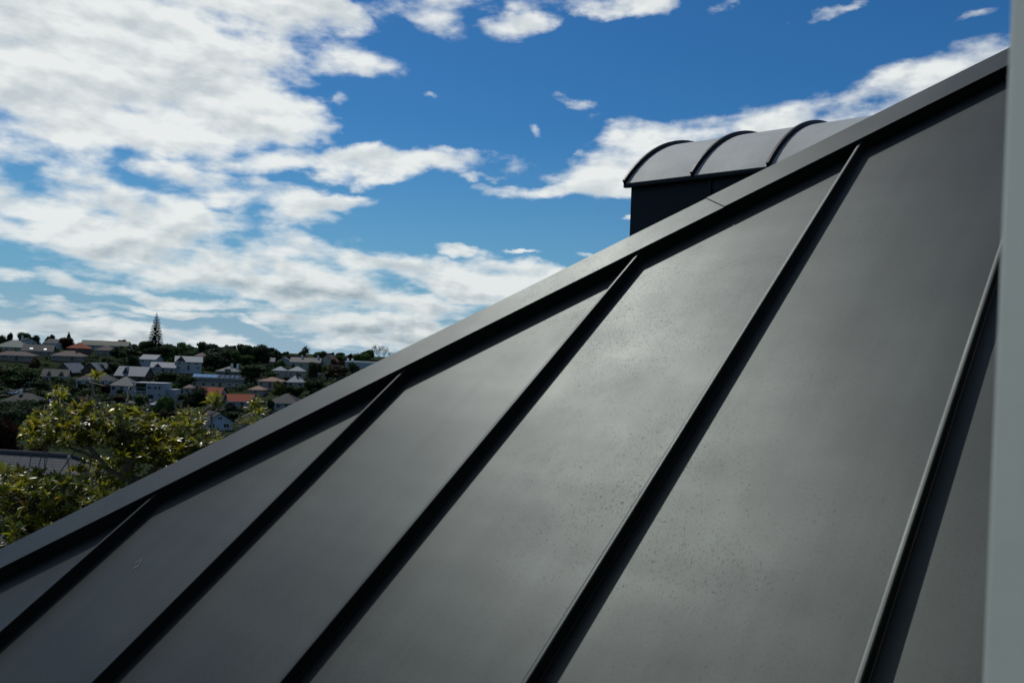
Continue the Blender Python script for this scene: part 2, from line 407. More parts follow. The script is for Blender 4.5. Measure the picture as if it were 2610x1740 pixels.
# fascia under the eaves, cheeks of upright panels, front wall with window
def other_z(x, y):                        # z (dormer frame) of the far slope under a point of the dormer
    n2 = RN - HM*2*RN.dot(HM); p0 = mirror(RP(0, 0)); q = dl(x, y, 0)
    return ((p0-q).dot(n2))/n2.z
ck = .055
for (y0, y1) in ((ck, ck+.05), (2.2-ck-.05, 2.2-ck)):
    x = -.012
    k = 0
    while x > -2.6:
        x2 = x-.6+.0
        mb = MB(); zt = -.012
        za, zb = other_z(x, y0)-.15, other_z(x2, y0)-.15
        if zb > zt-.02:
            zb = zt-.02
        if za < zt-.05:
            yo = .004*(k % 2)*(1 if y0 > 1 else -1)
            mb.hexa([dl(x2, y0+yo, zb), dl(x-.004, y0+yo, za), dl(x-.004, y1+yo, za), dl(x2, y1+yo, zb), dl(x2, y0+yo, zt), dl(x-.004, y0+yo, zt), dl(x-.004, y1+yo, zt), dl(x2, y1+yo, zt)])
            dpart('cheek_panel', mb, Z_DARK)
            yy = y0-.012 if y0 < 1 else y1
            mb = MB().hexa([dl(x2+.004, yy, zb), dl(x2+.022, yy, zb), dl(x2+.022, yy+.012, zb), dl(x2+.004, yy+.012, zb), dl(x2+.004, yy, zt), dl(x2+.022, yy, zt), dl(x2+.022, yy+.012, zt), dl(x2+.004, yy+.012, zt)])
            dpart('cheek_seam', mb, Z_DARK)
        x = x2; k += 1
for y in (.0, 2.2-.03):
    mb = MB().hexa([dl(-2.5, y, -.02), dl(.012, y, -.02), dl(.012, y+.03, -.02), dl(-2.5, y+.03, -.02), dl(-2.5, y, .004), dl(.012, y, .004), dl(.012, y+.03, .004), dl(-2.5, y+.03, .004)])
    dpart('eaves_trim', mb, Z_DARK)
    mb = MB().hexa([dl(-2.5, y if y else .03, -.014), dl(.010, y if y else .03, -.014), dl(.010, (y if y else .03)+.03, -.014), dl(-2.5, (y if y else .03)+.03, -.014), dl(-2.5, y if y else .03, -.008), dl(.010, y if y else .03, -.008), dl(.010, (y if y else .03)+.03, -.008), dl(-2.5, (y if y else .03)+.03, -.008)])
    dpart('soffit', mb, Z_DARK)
mb = MB()
zb = other_z(-.06, 1.1)-.2
fw = [(ck+.055, zb), (2.2-ck-.055, zb), (2.2-ck-.055, -.02)] + [(CB+(RC-.03)*math.cos(a), CZ+(RC-.03)*math.sin(a)) for a in [math.pi-th0+(2*th0-math.pi)*0 + 0]][:0]
top = [(y, z) for (y, z) in arcpts(RC-.03, -.0)][::-1]
fw = [(ck+.055, zb), (2.2-ck-.055, zb)] + [(min(max(y, ck+.055), 2.2-ck-.055), z) for (y, z) in arcpts(RC-.03)][::1]
# arcpts runs from y=0 side (th0) round to the other; order the outline counter-clockwise
ys = [y for y, z in arcpts(RC-.03)]
pts_top = sorted([(min(max(y, ck+.055), 2.2-ck-.055), z) for (y, z) in arcpts(RC-.03)], key=lambda q: -q[0])
mb.poly([dl(-.05, y, z) for (y, z) in [(ck+.055, zb), (2.2-ck-.055, zb)]+pts_top])
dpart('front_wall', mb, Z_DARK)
GLASS = pmat('window_glass', (.02, .025, .03), .06, .05, 1.0, spec=.8)
WFR = pmat('window_white', (.72, .73, .72), .5, .05, 3)
for (y0, y1) in ((.35, 1.08), (1.12, 1.85)):
    mb = MB().box(-.048, -.02, 0, 1, 0, 1); mb = MB()
    z0, z1 = zb+.75, -.05
    for (a, b, c, d) in ((y0, y1, z0, z0+.06), (y0, y1, z1-.06, z1), (y0, y0+.06, z0+.06, z1-.06), (y1-.06, y1, z0+.06, z1-.06)):
        mb.hexa([dl(-.047, a, c), dl(-.02, a, c), dl(-.02, b, c), dl(-.047, b, c), dl(-.047, a, d), dl(-.02, a, d), dl(-.02, b, d), dl(-.047, b, d)])
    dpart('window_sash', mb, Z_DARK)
    mb = MB().poly([dl(-.035, y0+.05, z0+.05), dl(-.035, y1-.05, z0+.05), dl(-.035, y1-.05, z1-.05), dl(-.035, y0+.05, z1-.05)])
    dpart('pane', mb, GLASS)

# ------------------------------------------------------------------ the window the view is taken from
PAINT = pmat('pale_grey_green_paint', (.40, .43, .385), .45, .05, 6.0, bump=.05)
CLAD = zinc('zinc_cladding', specks=False)
J0 = Vector((.2013, .352, 0)); WE = Vector((math.sin(AZR), math.cos(AZR), 0)); WN = -RV        # along the wall, and outwards
win = empty('window_wall', (J0.x, J0.y, ZC-.62), -AZR+R(90))
tag(win, 'pale grey-green painted window post, blurred, close by at the right edge of the view', 'window')
def wpart(name, a0, a1, n0, n1, z0, z1, mat, bev=0.0):      # a: along the wall, n: outwards, z: above the sill line
    o = MB().box(a0, a1, n0, n1, z0, z1).build(name, mat, win)
    if bev:
        md = o.modifiers.new('bevel', 'BEVEL'); md.width = bev; md.segments = 2
    return o
LINING = pmat('room_lining', (.30, .30, .28), .8, .05, 2.0)
bpy.context.view_layer.update()
mp_ = [Vector((J0.x, J0.y)), Vector((J0.x+.001, J0.y-.062)), Vector((J0.x+.085, J0.y-.032)), Vector((J0.x+.0425, J0.y+.051))]
mb = MB(); mb.hexa([Vector((p.x, p.y, ZC-.578)) for p in (mp_[0], mp_[1], mp_[2], mp_[3])]+[Vector((p.x, p.y, ZC+.62)) for p in (mp_[0], mp_[1], mp_[2], mp_[3])])
for v in mb.v: v.x += .0155*(v.z-ZC-.13)
winv = win.matrix_world.inverted(); mb.v = [winv @ v for v in mb.v]
o = mb.build('mullion', PAINT, win); md = o.modifiers.new('bevel', 'BEVEL'); md.width = .003; md.segments = 2
wpart('jamb', -1.66, -1.60, -.075, 0, .042, 1.24, PAINT, .003)
wpart('jamb', .75, .81, -.075, 0, .042, 1.24, PAINT, .003)
wpart('head', -1.66, .81, -.08, .003, 1.243, 1.31, PAINT, .003)
wpart('sill', -1.70, .85, -.12, .05, -.02, .039, PAINT, .003)
wpart('wall_cladding', -4.5, -1.664, -.16, -.02, -6, 3.0, CLAD)
wpart('wall_cladding', .814, 4.5, -.16, -.02, -6, 3.0, CLAD)
wpart('wall_cladding', -1.664, .814, -.16, -.02, 1.314, 3.0, CLAD)
wpart('wall_cladding', -1.664, .814, -.16, -.02, -6, -.024, CLAD)
wpart('room_ceiling', -4.4, 4.4, -3.6, -.165, 1.75, 1.9, LINING)
wpart('room_floor', -4.4, 4.4, -3.6, -.165, -1.0, -.85, LINING)
wpart('room_wall', -4.4, 4.4, -3.75, -3.61, -1.0, 1.9, LINING)
wpart('room_wall', -4.55, -4.41, -3.6, -.165, -1.0, 1.9, LINING)
wpart('room_wall', 4.41, 4.55, -3.6, -.165, -1.0, 1.9, LINING)

# ------------------------------------------------------------------ the hillside suburb
PROF = [(-200,-9.5),(0,-9.5),(25,-9.5),(60,-13),(110,-20),(160,-23),(210,-22.5),(250,-20.5),(300,-17.5),(350,-14.5),(400,-11.8),(450,-9),(500,-7),(560,-5.5),(650,-6),(800,-11),(1200,-14),(2500,-12),(9000,-10)]
def prof(y):
    for (a, za), (b, zb) in zip(PROF, PROF[1:]):
        if y <= b: t = (y-a)/(b-a); t = t*t*(3-2*t) if False else t; return za+(zb-za)*t
    return PROF[-1][1]
# label, x0, x1, base, eaves, ridge (as seen), distance, roof form, wall, roof, turn, depth, windows per storey, storeys, chimneys
HOUSES = [
 ('white weatherboard bungalow with dark hip roof and four windows, lowest at left', 2,102,1046,1023,1003,290,'hip','white','dark',-4,9,4,1,[.38]),
 ('long white house with dark hip roof left of the grey-roofed cottage', 195,289,986,968,949,330,'hip','white','dark',3,9,5,1,[]),
 ('white cottage with plain grey hip roof beside the flat-roofed modern house', 279,340,1000,982,960,300,'hip','white','grey',-5,9,3,1,[]),
 ('steep blue-grey metal roof with triangular dormer above the white cottage', 290,368,974,958,934,345,'gable','brown','metal',-8,11,3,1,[]),
 ('cream house with two small pointed dormers beside the dark tree', 106,170,975,958,941,355,'gable','cream','dark',4,9,2,1,[]),
 ('half-timbered brown gable under a peaked blue-grey roof, left of its twin', 138,184,962,950,926,375,'gfront','brown','metal',-18,12,1,1,[]),
 ('half-timbered brown gable under a peaked blue-grey roof, right of its twin', 205,254,960,950,927,380,'gfront','brown','metal',-18,12,1,1,[]),
 ('house with orange-red hip roof near the skyline at left', 170,226,899,888,873,430,'hip','brownd','orange',4,10,2,1,[]),
 ('long pale house with khaki roof on the skyline right of the orange roof', 208,322,892,880,868,480,'gable','white','khaki',0,10,6,1,[]),
 ('low house with pinkish brown hip roof and a dark chimney', 131,211,919,907,894,400,'hip','tan','pinkbrown',2,10,4,1,[.72]),
 ('house with dull green hip roof at the left edge below the ridge', -12,66,896,884,866,445,'hip','cream','green',-3,12,4,1,[]),
 ('white gabled house with tall white chimney on the left ridge', 57,92,884,871,861,480,'gfront','white','dark',25,11,2,1,[.15]),
 ('white two-storey house with dark roof right of the chimneyed gable', 108,147,889,874,863,475,'gable','white','dark',-20,10,2,1,[]),
 ('long low house with brown roof at the left edge above the dark hedge', -15,83,918,907,897,385,'hip','tan','browndk',2,9,6,1,[]),
 ('dark roofed house with two bright skylights and a tan gable end', 58,131,906,900,884,412,'gable','tan','dark',6,10,2,1,[]),
 ('small brown house half hidden by trees left of the pine', 243,292,906,892,880,430,'hip','tan','browndk',5,9,2,1,[]),
 ('white house with a grey metal roof just below the tall pine', 353,398,928,918,906,395,'gable','white','metal',-12,9,2,1,[]),
 ('low metal gable roof between the pine and the big white house', 384,446,950,941,928,365,'gable','grey','metal',8,10,3,1,[]),
 ('big white two-storey house with metal roof and dark gable', 446,514,943,922,908,372,'gable','white','metal',10,11,3,2,[]),
 ('grey stone house with arched window and two white-capped chimneys', 549,609,971,946,934,372,'hip','stone','grey',2,11,2,1,[.62,.88]),
 ('long low house with glass roof panels above the orange roofs', 490,612,988,978,968,345,'flat','cream','frame',0,7,6,1,[]),
 ('house with orange tiled roof and lower orange wing beside the round dark tree', 492,559,1022,1007,988,312,'gable','white','orange',-14,9,3,1,[]),
 ('small grey-walled house with bright orange roof above the yellow-green shoots', 581,651,1040,1024,1007,285,'gable','greyw','orange',18,8,3,1,[]),
 ('pink house with tan roof, the upper of two stepped blocks', 655,720,988,971,961,340,'hip','pink','tanroof',-3,9,3,1,[.03]),
 ('pink house with tan roof, the lower of two stepped blocks', 630,672,1020,993,984,325,'hip','pink','tanroof',-3,8,1,2,[]),
 ('cream house with pale hip roof, left one of the pair', 692,729,964,944,934,385,'hip','cream','metal',0,9,1,1,[]),
 ('cream house with pale hip roof, right one of the pair', 731,776,966,945,934,378,'hip','cream','metal',0,9,2,1,[]),
 ('low house with light metal hip roof in front of the cream pair', 729,778,988,978,962,345,'hip','grey','metal',6,9,2,1,[.55]),
 ('grey bungalow with dark hip roof and white window trim by the roof edge', 676,760,1046,1026,1004,275,'hip','greyw','dark',-10,10,4,1,[]),
 ('cream terrace with long grey roof on the right skyline', 738,816,938,923,911,440,'gable','cream','grey',0,10,4,1,[.35,.9]),
 ('tall cream gabled house on the right skyline beside the palm', 812,850,942,923,903,445,'gfront','cream','browndk',-12,11,2,2,[]),
 ('small house with grey gable roof among trees right of the dark evergreens', 663,700,934,921,911,455,'gable','tan','grey',6,9,1,1,[.1]),
 ('small grey house with a round-topped white gable left of the cream terrace', 706,738,930,919,910,458,'gfront','white','grey',0,9,1,1,[]),
 ('white flat-roofed building with two white chimneys by the bare tree', 880,975,946,925,921,435,'flat','white','whitebright',0,10,3,1,[.04,.16]),
 ('small white cottage gable close below the glossy tree', 527,592,1098,1078,1055,212,'gfront','bluewhite','dark',28,9,2,1,[]),
 ('dark roofed cottage half hidden by the roof edge and leaves', 606,668,1094,1080,1062,216,'hip','greyw','dark',8,8,2,1,[]),
 ('small red-brown roofed house behind the round dark tree', 464,492,1004,996,988,322,'hip','greyw','pinkbrown',0,8,1,1,[]),
 ('brown roofed house between the pine and the skyline trees', 494,528,919,910,901,425,'hip','tan','pinkbrown',0,9,1,1,[]),
]
anchors = []
for h in HOUSES:
    p = at((h[1]+h[2])/2, h[3], h[6]); anchors.append((p.x, p.y, p.z-ZC))
MOD = at(378, 1023, 268); anchors.append((MOD.x, MOD.y, MOD.z-ZC))
def ground(x, y):
    z = prof(y); 
    z += 1.2*math.sin(x*.021+1.3)*math.cos(y*.017)*min(1, max(0, (y-60)/120))
    sw = 0.0; sr = 0.0
    if 150 < y < 620:
        for (ax, ay, az) in anchors:
            d2 = (x-ax)**2+(y-ay)**2
            if d2 < 6400:
                w = math.exp(-d2/420.0); sw += w; sr += w*(az-prof(ay)-1.2*math.sin(ax*.021+1.3)*math.cos(ay*.017))
        if sw > 1e-6: z += sr/max(sw, 1.0)
    return z+ZC
xs = [-9000,-5000,-2500,-1400,-900,-700]+[-560+i*10 for i in range(79)]+[260,340,480,700,1100,2200,4500,9000]
ys = [-3000,-800,-200,-80,-20,20,40,60,80,110,140]+[160+i*9 for i in range(52)]+[650,700,760,830,920,1050,1300,1700,2300,3200,5000,9000]
GRASS = pmat('hillside_grass', (.018, .026, .010), .95, .5, .08, spec=.02, bump=.3)
vs = [(x, y, ground(x, y)) for y in ys for x in xs]; nx = len(xs)
fs = [[j*nx+i, j*nx+i+1, (j+1)*nx+i+1, (j+1)*nx+i] for j in range(len(ys)-1) for i in range(nx-1)]
gr = obj('ground', vs, fs, GRASS, None, True); tag(gr, 'dark green ground of the valley and the hillside gardens', None, None, 'structure')

# streets
ASPH = pmat('asphalt', (.055, .055, .057), .85, .2, .6)
def street(pts, wid, name='road'):
    mb = MB(); fine = []
    for (a, b) in zip(pts, pts[1:]):
        n = max(2, int((Vector(b)-Vector(a)).length/6))
        for k in range(n): fine.append(Vector(a).lerp(Vector(b), k/n))
    fine.append(Vector(pts[-1]))
    for i, p in enumerate(fine):
        d = (fine[min(i+1, len(fine)-1)]-fine[max(i-1, 0)]).normalized(); s_ = Vector((-d.y, d.x))*wid/2
        for q in (p+s_, p-s_): mb.v.append(Vector((q.x, q.y, max(ground(q.x, q.y), ground(p.x, p.y))+.35)))
    for i in range(len(fine)-1): mb.f.append([2*i+1, 2*i+3, 2*i+2, 2*i])
    o = mb.build(name, ASPH, None, True); tag(o, None, None, None, 'structure'); return o
street([(-260,248),(-190,262),(-150,268),(-112,262),(-80,250),(-30,246),(60,250)], 7)
street([(-176,268),(-182,300),(-176,330)], 5)

WALLS = {'white': (.36,.38,.38), 'cream': (.37,.34,.27), 'tan': (.22,.19,.155), 'brown': (.11,.075,.055), 'brownd': (.12,.08,.07), 'grey': (.25,.26,.265), 'greyw': (.32,.32,.315), 'stone': (.16,.155,.14), 'pink': (.30,.245,.225), 'bluewhite': (.38,.43,.47)}
ROOFS = {'dark': ((.022,.022,.023),.7,0), 'grey': ((.085,.087,.085),.65,0), 'metal': ((.125,.147,.168),.60,.0), 'orange': ((.20,.046,.020),.8,0), 'khaki': ((.13,.125,.095),.75,0), 'pinkbrown': ((.10,.068,.06),.75,0), 'green': ((.06,.085,.075),.6,0), 'browndk': ((.075,.052,.046),.75,0), 'tanroof': ((.19,.12,.085),.75,0), 'frame': ((.16,.17,.16),.6,0), 'whitebright': ((.72,.72,.70),.5,0)}
WM = {k: pmat('wall_'+k, v, .8, .10, .8) for k, v in WALLS.items()}
RM = {k: pmat('roofing_'+k, v[0], v[1], .16, 1.4, metal=v[2], spec=.12, bump=.3) for k, v in ROOFS.items()}
FRM = pmat('joinery_white', (.7, .7, .68), .6, .05, 2.0)
FRD = pmat('joinery_dark', (.06, .05, .045), .6, .1, 2.0)
PANE = pmat('pane_glass', (.012, .014, .016), .12, .1, 1.0, spec=.6)
DOORM = pmat('door_paint', (.10, .06, .05), .6, .1, 2.0)
CHIM = {'w': pmat('chimney_white', (.68, .68, .66), .8, .1, 2.0), 'b': pmat('chimney_brick', (.12, .075, .06), .85, .2, 3.0)}
HBOX = []
def window(par, x, z, w, h, y=0.0, frame=FRM):
    mb = MB(); t = .09
    for (a, b, c, d) in ((x-w/2, x+w/2, z, z+t), (x-w/2, x+w/2, z+h-t, z+h), (x-w/2, x-w/2+t, z+t, z+h-t), (x+w/2-t, x+w/2, z+t, z+h-t), (x-t*.35, x+t*.35, z+t, z+h-t)):
        mb.box(a, b, y-.07, y-.003, c, d)
    f = mb.build('window', frame, par)
    p = MB().poly([(x-w/2+.03, y-.02, z+.03), (x+w/2-.03, y-.02, z+.03), (x+w/2-.03, y-.02, z+h-.03), (x-w/2+.03, y-.02, z+h-.03)]).build('pane', PANE, f)
    return f
def roof_mesh(mb, form, w, d, z0, rh, o=.45):
    th = .14
    x0, x1, y0, y1 = -w/2-o, w/2+o, -o, d+o
    if form == 'hip':
        e = min((y1-y0)/2, (x1-x0)/2-.3); ym = (y0+y1)/2
        b = [(x0,y0,z0),(x1,y0,z0),(x1,y1,z0),(x0,y1,z0)]; r = [(x0+e,ym,z0+rh),(x1-e,ym,z0+rh)]
        mb.poly([b[0],b[1],r[1],r[0]]); mb.poly([b[1],b[2],r[1]]); mb.poly([b[2],b[3],r[0],r[1]]); mb.poly([b[3],b[0],r[0]])
        lo = [(p[0],p[1],p[2]-th) for p in b]
        for i in range(4): mb.poly([lo[i], lo[(i+1)%4], b[(i+1)%4], b[i]])
        mb.poly(lo[::-1])
    elif form in ('gable', 'gfront'):
        T = (lambda x, y: (x, y)) if form == 'gable' else None
        if form == 'gable':
            ym = (y0+y1)/2
            sec = [(y0, z0), (ym, z0+rh), (y1, z0), (y1, z0-th), (ym, z0+rh-th), (y0, z0-th)]
            A_ = [(x0, a, b) for a, b in sec]; B_ = [(x1, a, b) for a, b in sec]
        else:
            sec = [(x1, z0), (0, z0+rh), (x0, z0), (x0, z0-th), (0, z0+rh-th), (x1, z0-th)]
            A_ = [(a, y0, b) for a, b in sec]; B_ = [(a, y1, b) for a, b in sec]
        i = len(mb.v); mb.v += [Vector(p) for p in A_+B_]
        for k in range(6): mb.f.append([i+k, i+6+k, i+6+(k+1)%6, i+(k+1)%6])
        for k in (0, 6): 
            q1 = [i+k+0, i+k+1, i+k+4, i+k+5]; q2 = [i+k+1, i+k+2, i+k+3, i+k+4]
            mb.f += [q1 if k == 0 else q1[::-1], q2 if k == 0 else q2[::-1]]
    else:
        mb.box(x0+.2, x1-.2, y0+.2, y1-.2, z0, z0+max(rh, .25))
def make_house(h):
    lab, x0, x1, yb, ye, yr, dist, form, wm, rm, turn, dep, nw, st, chims = h
    pc = at((x0+x1)/2, yb, dist); k = dist/FPX
    w = (x1-x0)*k; wh = max((yb-ye)*k, 2.3); rh = (ye-yr)*k
    if form in ('hip', 'gable'): w -= .9
    root = empty('house', pc, R(turn)-math.atan2(pc.x, pc.y)*.5)
    tag(root, lab, 'house', 'houses on the hillside')
    HBOX.append((min(x0, x1)-2, max(x0, x1)+2, yr-2, yb, dist))
    # walls, carried up into the gables
    mb = MB(); b = -3.5
    if form == 'gable':
        sec = [(0, b), (0, wh), (dep/2, wh+rh-.2), (dep, wh), (dep, b)]
        A_ = [(-w/2, p, q) for p, q in sec]; B_ = [(w/2, p, q) for p, q in sec]
        mb.poly(A_); mb.poly(B_[::-1]); mb.poly([A_[0], B_[0], B_[1], A_[1]][::1]); mb.poly([A_[3], B_[3], B_[4], A_[4]])
    elif form == 'gfront':
        sec = [(-w/2, b), (w/2, b), (w/2, wh), (0, wh+rh-.2), (-w/2, wh)]
        A_ = [(p, 0, q) for p, q in sec]; B_ = [(p, dep, q) for p, q in sec]
        mb.poly(A_); mb.poly(B_[::-1]); mb.poly([A_[4], B_[4], B_[0], A_[0]]); mb.poly([A_[1], B_[1], B_[2], A_[2]])
    else: mb.box(-w/2, w/2, 0, dep, b, wh)
    mb.build('wall', WM[wm], root)
    mb = MB(); roof_mesh(mb, form, w, dep, wh, rh); rf = mb.build('roof', RM[rm], root)
    for cx in chims:
        x = (cx-.5)*w; wc = CHIM['w'] if wm in ('white', 'stone', 'cream') else CHIM['b']
        top = wh+rh+1.1
        c = MB().box(x-.45, x+.45, dep/2-.9, dep/2-.1, wh, top).build('chimney', wc, rf)
        MB().box(x-.55, x+.55, dep/2-1.0, dep/2, top+.003, top+.16).build('chimney_cap', CHIM['w'] if wm in ('white', 'stone', 'cream') else wc, rf)
    ww = min(1.5, w/nw*.55); 
    fr = FRD if wm in ('brown', 'brownd') else FRM
    sth = wh/st
    for s_ in range(st):
        for i in range(nw):
            x = (i+.5)/nw*w-w/2 + (((i*37+s_*11) % 5)-2)*.05*w/nw
            hh = min(1.25, sth*.5); z = s_*sth+sth*.32
            if s_ == 0 and nw > 2 and i == nw//2:
                d = MB().box(x-.45, x+.45, -.06, -.003, 0, min(2.05, wh-.1)).build('door', DOORM, root)
                MB().box(x+.28, x+.36, -.10, -.063, .95, 1.05).build('handle', FRM, d)
                continue
            window(root, x, z, ww, hh, 0, fr)
    if form == 'gfront' and rh > 1.6: window(root, 0, wh+rh*.18, min(1.1, w*.2), min(1.0, rh*.4), 0, fr)
    if form in ('hip', 'gable') and w > 6:
        g = MB().box(-w/2-.45, w/2+.45, -.56, -.455, wh-.16, wh-.03).build('gutter', FRM if wm not in ('brown','brownd') else FRD, rf)
    return root, w, wh, rh, dep
built = [make_house(h) for h in HOUSES]
def extra_dormer(hi, x, wd, hd, wall='brown', roof='metal', zf=.25):
    root, w, wh, rh, dep = built[hi]
    par = empty('dormer', (x, 0, 0)); par.parent = root
    z0 = wh+rh*zf; y0 = dep/2*zf*.9
    mb = MB(); mb.poly([(-wd/2, y0, z0), (wd/2, y0, z0), (0, y0, z0+hd)]); mb.build('gable_front', WM[wall], par)
    mb = MB(); o = .22
    for s_ in (-1, 1):
        a = Vector((s_*(wd/2+o), y0-o, z0-o*hd/(wd/2))); t = Vector((0, y0-o, z0+hd+.04)); back = Vector((0, dep/2*.9, 0))
        mb.poly([a, t, t+back, a+back] if s_ > 0 else [t, a, a+back, t+back]); mb.poly([a-Vector((0,0,.14)), t-Vector((0,0,.14)), t, a])
    mb.build('dormer_roof', RM[roof], par)
    MB().poly([(-wd*.14, y0-.02, z0+.12), (wd*.14, y0-.02, z0+.12), (wd*.14, y0-.02, z0+hd*.5), (-wd*.14, y0-.02, z0+hd*.5)]).build('pane', PANE, par)
extra_dormer(3, -2.0, 2.6, 2.6); extra_dormer(4, -2.2, 2.0, 1.7, 'cream', 'dark', .1); extra_dormer(4, 2.4, 2.4, 1.6, 'cream', 'dark', .1)
extra_dormer(18, -3.2, 4.2, 2.4, 'brown', 'metal', .02); extra_dormer(17, -2.2, 3.4, 1.6, 'brown', 'metal', .02)
def on_roof_panel(hi, x, z, w, hgt, mat, name='skylight', y=None):
    root, bw, wh, rh, dep = built[hi]; rf = [c for c in root.children if c.name.startswith('roof')][0]
    f = rh/(dep/2+.45); y0 = (z-wh)/f-.45
    q = hgt/math.hypot(1, f)
    nrm = Vector((0, -f, 1)).normalized()*.06
    p = [Vector((x-w/2, y0, z)), Vector((x+w/2, y0, z)), Vector((x+w/2, y0+q, z+q*f)), Vector((x-w/2, y0+q, z+q*f))]
    mb = MB().hexa(p+[a+nrm for a in p]); return mb.build(name, mat, rf)
SKYL = pmat('skylight_glass', (.6, .65, .68), .08, .05, 1.0, metal=.9)
b_ = built[14]; on_roof_panel(14, -2.8, b_[2]+.8, 1.4, 1.0, SKYL); on_roof_panel(14, 3.2, b_[2]+.7, 1.1, .8, SKYL)
# glass roof of the long low house
root, w, wh, rh, dep = built[20]
for i in range(10):
    x = -w/2+1.2+i*(w-2.4)/9.0
    ang = .34
    zc = wh+max(rh, .25)+.25
    p = [Vector((x-.78, .6, zc)), Vector((x+.78, .6, zc)), Vector((x+.78, 3.6, zc+1.05)), Vector((x-.78, 3.6, zc+1.05))]
    up = Vector((0, 0, .05))
    MB().hexa(p+[q+up for q in p]).build('glass_panel', SKYL if i < 5 else PANE, root)
    MB().tube([p[0]+Vector((-.1, 0, 0)), p[3]+Vector((-.1, 0, 0))], .06, 4).build('glazing_bar', FRM, root)
MB().box(-w/2+.3, w/2-.3, .55, 3.7, wh+.05, wh+max(rh,.25)+.22).build('upstand', WM['cream'], root)
# arched window of the stone house
root, w, wh, rh, dep = built[19]
mb = MB(); pts = [(-1.0, -.03, .9), (1.0, -.03, .9), (1.0, -.03, wh-.3)]+[(math.cos(t)*1.0, -.03, wh-.3+math.sin(t)*1.0) for t in [math.pi*k/8 for k in range(1, 8)]]+[(-1.0, -.03, wh-.3)]
mb2 = MB().hexa([(-1.5,-.02,wh-.2),(1.5,-.02,wh-.2),(1.5,1.5,wh-.2),(-1.5,1.5,wh-.2),(-1.1,-.02,wh+1.0),(1.1,-.02,wh+1.0),(1.1,2.2,wh+1.0),(-1.1,2.2,wh+1.0)]); mb2.build('arch_gable', WM['stone'], root)
mb.poly(pts).build('arched_window', PANE, root)
# lower wing of the orange-roofed house
root, w, wh, rh, dep = built[21]
g = empty('wing', (w*.42, -2.2, 0)); g.parent = root
MB().box(-1.9, 1.9, 0, 5, -3.5, wh-.5).build('wall', WM['white'], g)
mb = MB(); roof_mesh(mb, 'gable', 3.8, 5, wh-.5, 1.5, .3); mb.build('roof', RM['orange'], g)
window(g, 0, .7, 1.4, 1.1)
# the flat-roofed modern house
mod = empty('house', MOD, R(6)); tag(mod, 'modern pale grey flat-roofed house with glazed balcony, stepped in two blocks', 'house', 'houses on the hillside')
HBOX.append((338, 440, 975, 1024, 268))
MODW = pmat('modern_render', (.27, .285, .31), .8, .06, 1.0); k = 268/FPX
MB().box(-.9, 4.7, 0, 8, -4, 5.6).build('wall', MODW, mod)
MB().box(4.7, 7.6, 2.0, 8, -4, 3.9).build('wing_wall', MODW, mod)
MB().box(-4.9, 4.9, -.2, 8.2, 5.603, 5.85).build('roof', MODW, mod)
MB().box(-4.7, -.9, .2, 8, 3.0, 3.25).build('balcony_floor', MODW, mod)
MB().box(-4.75, -4.5, -.05, .25, -3, 5.6).build('column', MODW, mod)
MB().poly([(-4.5, 1.6, 3.26), (-.9, 1.6, 3.26), (-.9, 1.6, 5.6), (-4.5, 1.6, 5.6)]).build('glazing', PANE, mod)
MB().box(-4.7, -.9, 2.4, 8, -3, 2.99).build('lower_wall', WM['grey'], mod)
MB().tube([(-4.6, .1, 4.2), (-.95, .1, 4.2)], .04, 4).build('balcony_rail', FRM, mod)
for (x, z, w_, h_) in ((.1, 4.0, .9, .6), (1.9, 4.0, .8, .6), (3.2, 3.9, .5, .9), (3.3, 1.9, .6, .5), (.6, .9, 1.6, 1.3)): window(mod, x, z, w_, h_, 0, FRD)
# low white garden wall right of the trees
p = at(845, 957, 395); gw = empty('garden_wall', p); tag(gw, 'low white garden wall below the brownish trees at right', 'wall')
MB().box(-8, 9, 0, .3, -2, .9).build('wall_face', WM['white'], gw); MB().box(-8.1, 9.1, -.06, .36, .903, 1.0).build('coping', FRM, gw)

